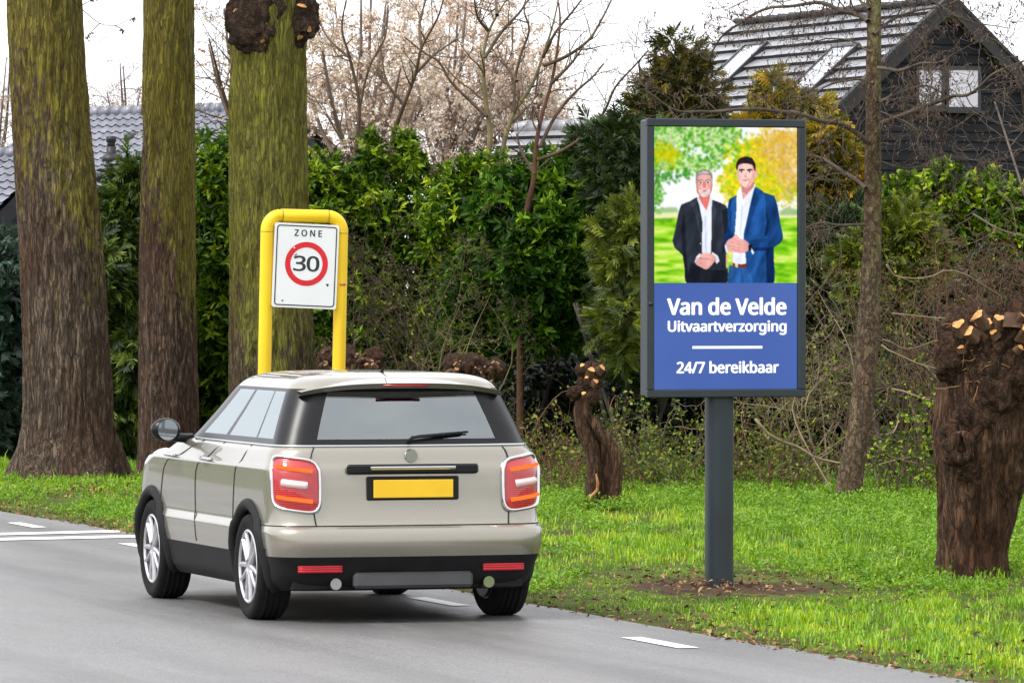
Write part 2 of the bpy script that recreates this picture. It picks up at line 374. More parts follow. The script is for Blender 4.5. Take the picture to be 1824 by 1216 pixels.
def leaf_geo(Pn, D, Nn, L, W_, fold=.25, droop=.12):
    S = unit(np.cross(D, Nn)); L = L[:, None]; W_ = W_[:, None]
    l1 = Pn + D * L * .32 + S * W_ * .5 + Nn * fold * W_; l2 = Pn + D * L * .7 + S * W_ * .42 + Nn * (fold * W_ - droop * L * .5)
    r1 = Pn + D * L * .32 - S * W_ * .5 + Nn * fold * W_; r2 = Pn + D * L * .7 - S * W_ * .42 + Nn * (fold * W_ - droop * L * .5)
    tip = Pn + D * L - Nn * droop * L
    V = np.stack([Pn, l1, l2, tip, r2, r1], 1).reshape(-1, 3); b = np.arange(len(Pn))[:, None] * 6
    return V, [b + np.array([[0, 3, 2, 1]]), b + np.array([[0, 5, 4, 3]])]
def rand_unit(n): return unit(rng.normal(size=(n, 3)))
def add_leaves(mb, Pn, D, Nn, L, W_, r, m=0, **k):
    V, Fs = leaf_geo(Pn, D, Nn, L, W_, **k); mb.add(V, Fs, rnd=np.repeat(r, 6), m=m)
def ground_cover(n=20000):
    """cow parsley and other low leafy plants near the hedge foot and round the stumps"""
    y = 38 + 26 * rng.random(n); x = (rng.random(n) * 2 - 1) * (.0912 * y * 1.1 + 1.0)
    rel = np.stack([x - E0[0], y - E0[1]], 1); o = rel @ NR[:2]
    f = fbm(np.stack([x * .9, y * .4, x * 0], 1), 4, 55)
    keep = (o > 2.6) & (f + np.clip((o - 4.5) * .09, -.2, .22) > .51) & (x > -1.0)
    ex = []
    for (px, py, rr, k) in ((1075, 912, .35, 120), (1690, 1016, .2, 60), (1800, 1020, .2, 60), (1560, 905, .5, 120)):
        c = G(px, py); ex.append(np.stack([c[0] + rng.normal(size=k) * rr * .6, c[1] + .5 + rng.normal(size=k) * rr], 1))
    near = (o > .25) & (o < 5) & (~keep) & (fbm(np.stack([x * 2, y * .8, x * 0], 1), 3, 66) > .56) & (soil_field(x, y) > 2.5)
    pc = G(1735, 1030); keep &= (np.abs(x - pc[0]) > .32) | (np.abs(y - pc[1] + .6) > 1.3); near &= (np.abs(x - pc[0]) > .32) | (np.abs(y - pc[1] + .6) > 1.3)
    ex = [np.stack([x[near], y[near]], 1)] + ex; nl_ = near.sum()
    xy = np.vstack([np.stack([x[keep], y[keep]], 1)] + ex); n = len(xy)
    hh = (.03 + .08 * rng.random(n)) * np.clip(.6 + f.mean(), .7, 1.2); k0 = keep.sum(); hh[k0:k0 + nl_] *= .5; hh[k0 + nl_:] *= 1.15; hh *= np.clip(.3 + .15 * soil_field(xy[:, 0], xy[:, 1]), .25, 1)
    mb = MB(); k = 12
    c = np.repeat(np.column_stack([xy, hh * .55]), k, 0); nn = len(c)
    a = rng.random(nn) * 2 * np.pi; el = rng.random(nn) * 1.1 - .1
    D = np.stack([np.cos(a) * np.cos(el), np.sin(a) * np.cos(el), np.sin(el)], 1); Nn = unit(np.array([0, 0, 1.0]) + .5 * rng.normal(size=(nn, 3)))
    Pn = c + D * rng.random(nn)[:, None] * .05 + np.array([0, 0, 1.0]) * (rng.random(nn)[:, None] - .3) * np.repeat(hh, k)[:, None] * .7
    Pn[:, 2] = np.maximum(Pn[:, 2], .01)
    add_leaves(mb, Pn, D, Nn, .018 + .030 * rng.random(nn), .010 + .014 * rng.random(nn), np.clip(np.repeat(.2 + .5 * rng.random(n), k) + .25 * rng.random(nn), 0, 1))
    tag(mb.build('ground_cover', leafmat('herb_leaf', [(0, (.06, .15, .008)), (.5, (.15, .31, .012)), (1, (.30, .48, .02))], .35)), kind='stuff')
ground_cover()
def litter(n=2600):
    t = rng.random(n) * 34 - 4; o = np.abs(rng.normal(size=n)) * .22 - .08
    far = rng.random(n) < .42; o[far] = rng.random(far.sum()) * 3.2
    p = np.array([road_pt(a, b_, .012 + .03 * (b_ > .1) * random.random()) for a, b_ in zip(t, o)])
    c = G(170, 872); k = 420
    p = np.vstack([p, np.column_stack([c[0] + rng.normal(size=k) * .55, c[1] - .6 + rng.normal(size=k) * 1.2, .02 + .05 * rng.random(k)]),
                   np.column_stack([soil_c[0] + rng.normal(size=420) * .5, soil_c[1] + rng.normal(size=420) * .9, .03 + .05 * rng.random(420)])])
    n = len(p); a = rng.random(n) * 2 * np.pi; D = unit(np.stack([np.cos(a), np.sin(a), .35 * rng.normal(size=n)], 1))
    Nn = unit(np.array([0, 0, 1.0]) + .55 * rng.normal(size=(n, 3)))
    mb = MB(); add_leaves(mb, p, D, Nn, .02 + .045 * rng.random(n) ** 2, .012 + .025 * rng.random(n) ** 2, rng.random(n), fold=.3)
    tag(mb.build('fallen_leaves', leafmat('dead_leaf', [(0, (.05, .025, .015)), (.4, (.16, .075, .03)), (.75, (.30, .15, .06)), (1, (.45, .30, .14))], .1, .7)), kind='stuff')
litter()
# bare earth round the display post, a low crumbly mound of soil; two molehills
soilm = plain('dug_soil', (.065, .040, .024), .95, var=.5, scale=9, bmp=.8, spec=.1)
def mound(name, c, rx, ry, h, n=46, seed=0):
    xs = np.linspace(-1, 1, n); X, Y = np.meshgrid(xs, xs, indexing='ij'); p = np.stack([X * rx * 3.2, Y * ry * 1.6, X * 0 + seed], -1)
    nz = fbm(p.reshape(-1, 3), 4, seed).reshape(n, n); fine = fbm(p.reshape(-1, 3) * 5, 3, seed + 4).reshape(n, n)
    R = np.sqrt(X * X + Y * Y); Z = np.clip(1 - R * (1.15 - .5 * (nz - .5)), -.25, 1) * h * (.5 + nz) + (fine - .5) * .07 * np.clip(1.2 - R, 0, 1) - .006
    i = (np.arange(n - 1)[:, None] * n + np.arange(n - 1)[None]).ravel()
    mb = MB(); mb.add(np.stack([c[0] + X * rx, c[1] + Y * ry, Z], -1).reshape(-1, 3), np.stack([i, i + n, i + n + 1, i + 1], 1))
    return mb.build(name, soilm)
tag(mound('soil_patch', soil_c, .95, 1.5, .03, 60, seed=3), kind='structure')
tag(mound('molehill', G(1095, 993), .11, .2, .06, 24, 5), 'small dark molehill in the grass between the twisted stump and the display post', 'molehill', 'molehills')
tag(mound('molehill', G(1768, 1034), .13, .2, .05, 24, 8), 'small dark molehill at the foot of the wide pollard stump', 'molehill', 'molehills')


# ------------------------------------------------------------------ trunks
def trunk_mesh(mb, pts, rad, na=120, nh=200, amp=.03, fr=(9, 9, 1.2), seed=0, flare=None, m=0, lump=.12):
    """bark-ridged trunk along a path; flare = (height, extra radius, lobes)"""
    pts = np.asarray(pts, float); s_ = np.linspace(0, 1, len(pts)); u = np.linspace(0, 1, nh)
    sp = smooth_path(pts, 8); q = np.linspace(0, 1, len(sp)); C = np.stack([np.interp(u, q, sp[:, i]) for i in range(3)], 1)
    Rr = np.interp(u, s_, rad); T = unit(np.gradient(C, axis=0)); a0 = np.array([1.0, 0, 0]); A_ = unit(a0 - T * (T @ a0)[:, None]); B_ = np.cross(T, A_)
    th = np.linspace(0, 2 * np.pi, na, endpoint=False)
    dirs = np.cos(th)[None, :, None] * A_[:, None] + np.sin(th)[None, :, None] * B_[:, None]
    p0 = C[:, None] + dirs * Rr[:, None, None]; f = p0 * np.array(fr)
    wv = (fbm(p0 * 2.2, 3, seed + 3) - .5)[..., None] * np.array([1.6, 1.6, .5])
    rg = 1 - np.abs(2 * fbm(f + wv, 3, seed) - 1); big = fbm(p0 * np.array([1.4, 1.4, .8]), 3, seed + 9) - .5
    r = Rr[:, None] * (1 + lump * 2 * big) + amp * (rg - .6) * 2
    if flare:
        h = np.linalg.norm(C - C[0], axis=1)[:, None]; fl = np.clip(1 - h / flare[0], 0, 1) ** 2
        r = r + fl * flare[1] * (.55 + .45 * np.cos(th[None] * flare[2] + seed) + .6 * (vnoise(np.stack([np.cos(th) * 2, np.sin(th) * 2, th * 0], 1), seed)[None] - .4))
    V = C[:, None] + dirs * r[..., None]
    i = np.arange(nh - 1)[:, None] * na; j = np.arange(na)[None]; k = (j + 1) % na
    mb.add(V.reshape(-1, 3), [np.stack([i + j, i + k, i + na + k, i + na + j], -1).reshape(-1, 4), (np.arange(na) + (nh - 1) * na)[None]], m=m)
def knob(mb, c, r, seed=0, n=40, amp=.35, fr=5.0, m=0, sq=(1, 1, 1)):
    th = np.linspace(0, np.pi, n // 2); ph = np.linspace(0, 2 * np.pi, n, endpoint=False)
    d = np.stack([np.sin(th)[:, None] * np.cos(ph), np.sin(th)[:, None] * np.sin(ph), np.cos(th)[:, None] + 0 * ph], -1)
    p = np.array(c) + d * r; rr = r * (1 + amp * 2 * (fbm(p * fr / max(r, .05) * .25, 4, seed) - .5) + amp * .5 * (1 - np.abs(2 * fbm(p * fr * 3 / max(r, .05) * .2, 3, seed + 5) - 1)))
    V = np.array(c) + d * rr[..., None] * np.array(sq); nh = n // 2
    i = np.arange(nh - 1)[:, None] * n; j = np.arange(n)[None]; k = (j + 1) % n
    mb.add(V.reshape(-1, 3), np.stack([i + j, i + n + j, i + n + k, i + k], -1).reshape(-1, 4), m=m)
def stub(mb, c, d, r, L, mside=0, mcut=1, seed=0):
    """a sawn-off branch: rough side and a pale cut face"""
    d = unit(np.array(d, float)); pts = np.array([np.array(c) - d * L * .7, np.array(c) - d * L * .3, np.array(c)]); rr = np.array([r * 1.25, r * 1.08, r])
    n = 16; a = unit(np.cross(d, [.3, .5, .81])); b = np.cross(d, a); th = np.linspace(0, 2 * np.pi, n, endpoint=False)
    w = 1 + .16 * np.sin(th * 3 + seed) + .1 * np.sin(th * 5 + seed * 2)
    ring = lambda p, q: p + (np.cos(th) * w * q)[:, None] * a + (np.sin(th) * w * q)[:, None] * b
    V = np.vstack([ring(p, q) for p, q in zip(pts, rr)]); i = np.arange(2)[:, None] * n; j = np.arange(n)[None]; k = (j + 1) % n
    mb.add(V, np.stack([i + j, i + k, i + n + k, i + n + j], -1).reshape(-1, 4), m=mside)
    mb.add(np.vstack([ring(pts[-1] + d * .002, r * .9), [pts[-1] + d * r * .12]]), np.stack([np.arange(n), (np.arange(n) + 1) % n, np.full(n, n)], 1), m=mcut)
def cutwood():
    m, nt, b = newmat('sawn_wood'); co = coords(nt)
    n = nd(nt, 'TexNoise', Vector=co, Scale=9.0, Detail=6.0); n2 = nd(nt, 'TexNoise', Vector=co, Scale=60.0, Detail=3.0)
    c = ramp(nt, math_(nt, 'ADD', math_(nt, 'MULTIPLY', n.outputs['Fac'], .7), math_(nt, 'MULTIPLY', n2.outputs['Fac'], .3)), [(.3, (.22, .085, .025)), (.5, (.50, .24, .07)), (.7, (.68, .42, .17))])
    nt.links.new(c, b.inputs['Base Color']); b.inputs['Roughness'].default_value = .8; bump(nt, b, n2.outputs['Fac'], .4, .01); return m

# ------------------------------------------------------------------ houses
def rooftile_mat(name, c, rough):
    m, nt, b = newmat(name); co = coords(nt); n = nd(nt, 'TexNoise', Vector=co, Scale=3.0, Detail=6.0); v = nd(nt, 'TexVoronoi', Vector=co, Scale=3.2)
    cc = ramp(nt, math_(nt, 'ADD', math_(nt, 'MULTIPLY', n.outputs['Fac'], .6), math_(nt, 'MULTIPLY', v.outputs['Distance'], .35)), [(.3, tuple(q * .7 for q in c)), (.7, tuple(q * 1.25 for q in c))])
    nt.links.new(cc, b.inputs['Base Color']); b.inputs['Roughness'].default_value = rough; b.inputs['Specular IOR Level'].default_value = .8
    bump(nt, b, nd(nt, 'TexNoise', Vector=co, Scale=25.0, Detail=4.0).outputs['Fac'], .15, .01); return m
def courses(mb, A, B, S, n, gauge, lift=.045, wave=0.0, pitch=.3, m=0, mr=0):
    """tile courses below a ridge A-B; S = unit down-slope vector"""
    A, B, S = map(np.array, (A, B, S)); L = np.linalg.norm(B - A); U = (B - A) / L; Nn = np.cross(U, S); Nn = Nn * np.sign(Nn[2])
    k = max(2, int(L / pitch * (6 if wave else 1))); u = np.linspace(0, L, k)
    for i in range(n):
        h = wave * np.maximum(0, np.sin(u / pitch * 2 * np.pi)) ** .7 if wave else np.zeros(k)
        jt = (np.array([random.random() for _ in u]) - .5) * (.006 if not wave else 0)
        p0 = A + U * u[:, None] + S * gauge * i + Nn * h[:, None]; p1 = A + U * u[:, None] + S * (gauge * (i + 1) + .03) + Nn * (h + lift + jt)[:, None]; p2 = p1 - Nn * (lift + .012)
        j = np.arange(k - 1)
        mb.add(np.vstack([p0, p1]), np.stack([j, j + 1, j + 1 + k, j + k], 1), m=m); mb.add(np.vstack([p1, p2]), np.stack([j, j + 1, j + 1 + k, j + k], 1), m=mr)
tile_edge = plain('tile_edge', (.020, .019, .020), .8, var=.3)
def black_house():
    A = np.array([6.96, 90.0, 6.72]); B = np.array([3.93, 97.6, 6.72]); U = (B - A) / np.linalg.norm(B - A); Wd = np.array([U[1], -U[0], 0])    # gable direction, to the right
    t = thing('timber_house', 'black timber-clad house with steep grey tiled roof and two gable windows', 'house', (A[0], A[1], 0))
    pit = math.radians(42); hw = 4.6; ez = 6.72 - hw * math.tan(pit)
    g = MB(); bh = .155; nb = int(6.45 / bh)
    for i in range(nb):
        z0 = i * bh; z1 = z0 + bh; w0 = min(hw - .25, (6.55 - z0) / math.tan(pit)); w1 = min(hw - .25, max(.02, (6.55 - z1) / math.tan(pit)))
        q = [A * [1, 1, 0] - U * .035 + Wd * -w0 + [0, 0, z0], A * [1, 1, 0] - U * .035 + Wd * w0 + [0, 0, z0], A * [1, 1, 0] - U * .006 + Wd * w1 + [0, 0, z1], A * [1, 1, 0] - U * .006 + Wd * -w1 + [0, 0, z1]]
        q2 = [q[0], q[1], A * [1, 1, 0] + U * .01 + Wd * w0 + [0, 0, z0], A * [1, 1, 0] + U * .01 + Wd * -w0 + [0, 0, z0]]
        g.add(q, [(0, 1, 2, 3)]); g.add(q2, [(0, 3, 2, 1)])
    g.build('gable_wall', plain('black_timber', (.010, .011, .014), .7, var=.4, scale=2.5, bmp=.3, spec=.25), t, smooth=False)
    swm = plain('dark_boards', (.02, .02, .022), .7)
    for sg in (-1, 1):
        sw = MB(); a = A * [1, 1, 0] + Wd * sg * (hw - .25); b = B * [1, 1, 0] + Wd * sg * (hw - .25); sw.add([a, b, b + [0, 0, ez + .2], a + [0, 0, ez + .2]], [(0, 1, 2, 3)])
        sw.build('side_wall', swm, t, smooth=False)
    rf = MB(); ga = .262; n = int(hw / math.cos(pit) / ga)
    for sg in (-1, 1):
        S = unit(Wd * sg * math.cos(pit) + np.array([0, 0, -math.sin(pit)])); courses(rf, A - U * .18, B + U * .15, S, n, ga, .07, m=0, mr=1)
    rf.add([A + [0, 0, -.12] + U * .05, B + [0, 0, -.12], B + [0, 0, -.12] - Wd * (hw - .3) - [0, 0, (hw - .3) * math.tan(pit)], A + U * .05 + [0, 0, -.12] - Wd * (hw - .3) - [0, 0, (hw - .3) * math.tan(pit)]], [(0, 1, 2, 3)], m=1)
    roof = rf.build('roof', [rooftile_mat('wet_grey_tile', (.26, .26, .28), .3), tile_edge], t, smooth=False)
    vb = MB()                                   # verge boards along the gable edge and ridge caps
    for sg in (-1, 1):
        S = unit(Wd * sg * math.cos(pit) + np.array([0, 0, -math.sin(pit)])); Nn = unit(np.cross(U, S)); Nn *= np.sign(Nn[2]); ln = hw / math.cos(pit)
        for a, b, w in ((.0, ln, .13),):
            p = A - U * .20 + S * a; q = A - U * .20 + S * b; pr = [p + Nn * .10, q + Nn * .10, q - Nn * w, p - Nn * w]; pk = [v + U * .05 for v in pr]
            vb.add(np.vstack([pr, pk]), [(0, 1, 2, 3), (7, 6, 5, 4), (0, 4, 5, 1), (3, 2, 6, 7)])
        for i in range(int(ln / ga)):          # stepped verge tiles
            c = A - U * .15 + S * (ga * (i + .5)) + Nn * .085; M_ = np.stack([U, S, Nn], 1); box(vb, c, (.16, ga * .96, .05), R=M_)
    for i in range(18):
        c = A + (B - A) * (i + .5) / 18 + np.array([0, 0, .05]); M_ = np.stack([unit(U + np.array([0, 0, .06])), Wd, np.array([0, 0, 1.0])], 1); box(vb, c, (.46, .24, .10), R=M_, bev=.04)
    vb.build('verge', plain('verge_black', (.020, .019, .021), .6, var=.3), roof, smooth=False, rel=False)
    bpy.data.objects[roof.name].children[0].location = -Vector(t.location)
    # gable windows
    dW = lambda px, py: P(px, py, 90.0)
    def on_gable(px, py, off):
        r = np.array([(px - PW / 2) / F, 1, -(py - HOR) / F]); o = np.array([0, 0, EYE]); q = A - U * off; s_ = ((q - o) @ U) / (r @ U); return o + r * s_
    fr = plain('window_frame_black', (.025, .025, .028), .4); pn = plain('window_pane_pale', (.62, .60, .66), .06, var=.12, scale=3, coat=.6)
    for (x0, x1, y0, y1) in ((1631, 1681, 119, 194), (1684, 1746, 119, 197)):
        a = on_gable(x0, y1, .05); b = on_gable(x1, y0, .05); wv = (b - a) @ Wd; hv = b[2] - a[2]; c = (a + b) / 2; M_ = np.stack([Wd, U, np.array([0, 0, 1.0])], 1); wmb = MB()
        for (ox, oz, sx, sz) in ((0, hv / 2 - .03, wv, .06), (0, -hv / 2 + .03, wv, .06), (-wv / 2 + .025, 0, .05, hv - .12), (wv / 2 - .025, 0, .05, hv - .12)): box(wmb, c + Wd * ox + [0, 0, oz], (sx, .07, sz), R=M_)
        box(wmb, c - U * .05 + [0, 0, -hv / 2 - .02], (wv + .06, .12, .04), R=M_)
        w = wmb.build('window', fr, t, smooth=False); pm = MB(); box(pm, c - U * .012, (wv - .1, .02, hv - .12), R=M_); po = pm.build('pane', pn, w, smooth=False, rel=False); po.location = -Vector(t.location)
    # roof windows
    Sl = unit(-Wd * math.cos(pit) + np.array([0, 0, -math.sin(pit)])); Nl = unit(np.cross(U, Sl)); Nl *= np.sign(Nl[2])
    for (px, py, w, h) in ((1318, 118, .85, .95), (1471, 128, .95, 1.1)):
        r = np.array([(px - PW / 2) / F, 1, -(py - HOR) / F]); o = np.array([0, 0, EYE]); s_ = ((A - o) @ Nl) / (r @ Nl); c = o + r * s_ + Nl * .06; M_ = np.stack([U, Sl, Nl], 1); wm = MB()
        for (ox, oz, sx, sz) in ((0, h / 2, w + .06, .06), (0, -h / 2, w + .06, .06), (-w / 2, 0, .06, h - .06), (w / 2, 0, .06, h - .06)): box(wm, c + U * ox + Sl * oz, (sx, sz, .09), R=M_)
        w_ = wm.build('skylight', fr, t, smooth=False); pm = MB(); box(pm, c, (w - .06, h - .06, .05), R=M_); po = pm.build('pane', plain('skylight_glass', (.34, .36, .39), .05, var=.05, coat=1), w_, smooth=False, rel=False); po.location = -Vector(t.location)
black_house()
def low_house(name, label, A, B, pitch, hw, ga, tile, wave, lift, wallh, wallm, name2='roof'):
    A = np.array(A, float); B = np.array(B, float); U = unit(B - A); Wd = np.array([U[1], -U[0], 0]);
    if Wd[1] > 0: Wd = -Wd                      # towards the camera
    t = thing(name, label, 'house', (A[0], A[1], 0)); rf = MB(); n = int(hw / math.cos(pitch) / ga)
    for sg in (1, -1):
        S = unit(Wd * sg * math.cos(pitch) + np.array([0, 0, -math.sin(pitch)])); courses(rf, A, B, S, n, ga, lift, wave, .24, 0, 1)
    roof = rf.build('roof', [tile, tile_edge], t, smooth=bool(wave), sharp=40)
    rc = MB(); L = np.linalg.norm(B - A); k = int(L / .3)
    for i in range(k):
        q = A + U * (i + .5) * L / k; pp = [q - U * .15 + [0, 0, .02], q + U * .16 + [0, 0, .035]]; tube(rc, pp, [.105, .12], 10)
    o = rc.build('ridge', tile, roof, rel=False); o.location = -Vector(t.location)
    w = MB(); ez = A[2] - hw * math.tan(pitch) + .1
    for sg in (1, -1):
        a = A * [1, 1, 0] + Wd * sg * (hw - .35); b = B * [1, 1, 0] + Wd * sg * (hw - .35); c = (a + b) / 2 + [0, 0, ez / 2]; box(w, c, (L - .2, .2, ez), R=np.stack([U, Wd, np.array([0, 0, 1.0])], 1))
    for e, q in ((A, U * .12), (B, -U * .12)):
        b_ = e * [1, 1, 0] + q; tri = [b_ + Wd * (hw - .46), b_ - Wd * (hw - .46), b_ - Wd * (hw - .46) + [0, 0, ez], b_ + [0, 0, A[2] - .12], b_ + Wd * (hw - .46) + [0, 0, ez]]; w.add(tri, [(0, 1, 2, 3, 4)])
    w.build('wall', wallm, t, smooth=False)
    gt = MB(); a = A + Wd * (hw - .02) + [0, 0, -hw * math.tan(pitch) - .04]; b = B + Wd * (hw - .02) + [0, 0, -hw * math.tan(pitch) - .04]; tube(gt, [a, b], .06, 8); o = gt.build('gutter', plain('gutter_grey', (.09, .095, .10), .4), t)
    return t, Wd, U, pitch, A
bt = rooftile_mat('blue_grey_pantile', (.17, .175, .21), .36)
dk = plain('dark_grey_wall', (.035, .035, .038), .7)
A1 = P(84, 206.5, 108); B1 = P(520, 164, 103.3); B1[2] = A1[2]
hL, Wl, Ul, pl_, Al = low_house('tiled_house', 'low house with blue-grey pantile roof and black vent pipe behind the left trunks', A1, B1, math.radians(33), 3.2, .24, bt, .045, .03, 3.0, dk)
A2 = P(-140, 279, 106); B2 = P(97, 270, 104.0); B2[2] = A2[2]
low_house('house_wing', 'low pantiled wing with dark wall at the left picture edge', A2, B2, math.radians(33), 2.0, .24, bt, .045, .03, 3.0, dk)
def on_roof(px, py, off=0.0):
    S = unit(Wl * math.cos(pl_) + np.array([0, 0, -math.sin(pl_)])); Nn = unit(np.cross(Ul, S)); Nn *= np.sign(Nn[2])
    r = np.array([(px - PW / 2) / F, 1, -(py - HOR) / F]); o = np.array([0, 0, EYE]); return o + r * (((Al - o) @ Nn) / (r @ Nn)) + Nn * off
bp = plain('black_plastic', (.016, .016, .018), .5)
pm = MB(); c = on_roof(198, 282); tube(pm, [c - [0, 0, .1], c + [0, 0, .22]], .09, 14); tube(pm, [c + [0, 0, .22], c + [0, 0, .34]], .075, 14); tube(pm, [c + [0, 0, .30], c + [0, 0, .40], c + [0, 0, .415]], [.095, .095, .06], 14)
knob(pm, c + [0, -.06, -.02], .17, 3, 24, .05, 3, 0, (1, 1, .7)); pm.build('vent_pipe', bp, hL)
for (px, py) in ((236, 247), (178, 318)):
    pm = MB(); c = on_roof(px, py, .02); knob(pm, c, .13, 4, 24, .05, 3, 0, (1.2, 1, .7)); pm.build('roof_vent', bp, hL)
st = rooftile_mat('weathered_grey_tile', (.26, .26, .28), .3)
A3 = P(922, 231, 92); B3 = P(1190, 214, 89.5); B3[2] = A3[2]
low_house('tiled_house', 'small grey tiled roof peeking over the hedge left of the conifers', A3, B3, math.radians(36), 2.6, .27, st, 0, .07, 2.5, dk)

# ------------------------------------------------------------------ yellow zone sign
FONT = None
try: FONT = bpy.data.fonts.load(os.path.join(bpy.utils.system_resource('DATAFILES', path='fonts'), 'NotoSansMath-Regular.woff2'))
except Exception: FONT = None
def text_mesh(txt, x0, x1, z0, z1, y, mat, name, parent, off=.0, depth=.0012, spacing=1.0):
    """lettering fitted to a box: every outline is filled with its own counters cut out; a few shifted copies make it bold"""
    from mathutils.geometry import tessellate_polygon
    cu = bpy.data.curves.new('t', 'FONT'); cu.body = txt; cu.size = 1.0; cu.space_character = spacing
    if FONT: cu.font = FONT
    o = bpy.data.objects.new('t', cu); COL.objects.link(o); bpy.context.view_layer.update()
    cv = o.to_curve(bpy.context.evaluated_depsgraph_get()); polys = []
    for sp in cv.splines:
        bp_ = sp.bezier_points; n = len(bp_); pts = []
        for q in range(n):
            a, c = bp_[q], bp_[(q + 1) % n]
            for t in np.linspace(0, 1, 7)[:-1]:
                pts.append(((1 - t) ** 3 * a.co + 3 * (1 - t) ** 2 * t * a.handle_right + 3 * (1 - t) * t * t * c.handle_left + t ** 3 * c.co)[:2])
        if len(pts) > 2:
            p = np.array(pts); ar = .5 * np.sum(p[:, 0] * np.roll(p[:, 1], -1) - np.roll(p[:, 0], -1) * p[:, 1])
            if abs(ar) > 1e-6: polys.append((p, ar))
    o.to_curve_clear(); bpy.data.objects.remove(o)
    big = max(polys, key=lambda q: abs(q[1]))[1]; sg = np.sign(big)
    def inside(pt, p):
        x, z = pt; a, c = p, np.roll(p, -1, 0); k = ((a[:, 1] > z) != (c[:, 1] > z)); d_ = np.where(c[:, 1] == a[:, 1], 1e-9, c[:, 1] - a[:, 1])
        return np.sum(k & (x < (c[:, 0] - a[:, 0]) * (z - a[:, 1]) / d_ + a[:, 0])) % 2 == 1
    V, T_ = [], []; nv = 0
    for p, ar in polys:
        if np.sign(ar) != sg: continue
        loops = [p] + [h_ for h_, r_ in polys if np.sign(r_) != sg and abs(r_) < abs(ar) and inside(h_.mean(0), p) and inside(h_[0], p)]
        tri = tessellate_polygon([[Vector((q[0], q[1], 0)) for q in l] for l in loops]); v = np.vstack(loops); V.append(v); T_.append(np.array(tri) + nv); nv += len(v)
    v = np.vstack(V); tri = np.vstack(T_); n = len(v)
    sh = [(0, 0)] + ([(off * math.cos(a), off * .6 * math.sin(a)) for a in np.linspace(0, 2 * math.pi, 8, endpoint=False)] if off else [])
    A_ = np.vstack([np.column_stack([v[:, 0] + dx, np.full(n, y - depth * (.4 + .6 * i / len(sh))), v[:, 1] + dz]) for i, (dx, dz) in enumerate(sh)])
    mn, mxx = A_.min(0), A_.max(0); A_[:, 0] = x0 + (A_[:, 0] - mn[0]) / (mxx[0] - mn[0]) * (x1 - x0); A_[:, 2] = z0 + (A_[:, 2] - mn[2]) / (mxx[2] - mn[2]) * (z1 - z0); mb = MB()
    for i in range(len(sh)): mb.add(A_[i * n:(i + 1) * n], tri)
    return mb.build(name, mat, parent, rel=False, smooth=False)
def rrect(w, h, r, n=8):
    pts = []
    for cx, cz, a0 in ((w / 2 - r, h / 2 - r, 0), (-w / 2 + r, h / 2 - r, 90), (-w / 2 + r, -h / 2 + r, 180), (w / 2 - r, -h / 2 + r, 270)):
        for a in np.linspace(a0, a0 + 90, n): pts.append((cx + r * math.cos(math.radians(a)), cz + r * math.sin(math.radians(a))))
    return np.array(pts)
def ringm(mb, A_, B_, y, m=0, dep=.0012):
    """flat frame between two outlines with equal point counts"""
    n = len(A_); V = np.vstack([np.column_stack([A_[:, 0], np.full(n, y - dep), A_[:, 1]]), np.column_stack([B_[:, 0], np.full(n, y - dep), B_[:, 1]])]); i = np.arange(n); k = (i + 1) % n
    V2 = V.copy(); V2[:, 1] = y; j = np.stack([i, k, k + n, i + n], 1)
    mb.add(np.vstack([V, V2]), [j, np.stack([i + 2 * n, i, k, k + 2 * n], 1)[:, ::-1], np.stack([i + n, i + 3 * n, k + 3 * n, k + n], 1)[:, ::-1]], m=m)
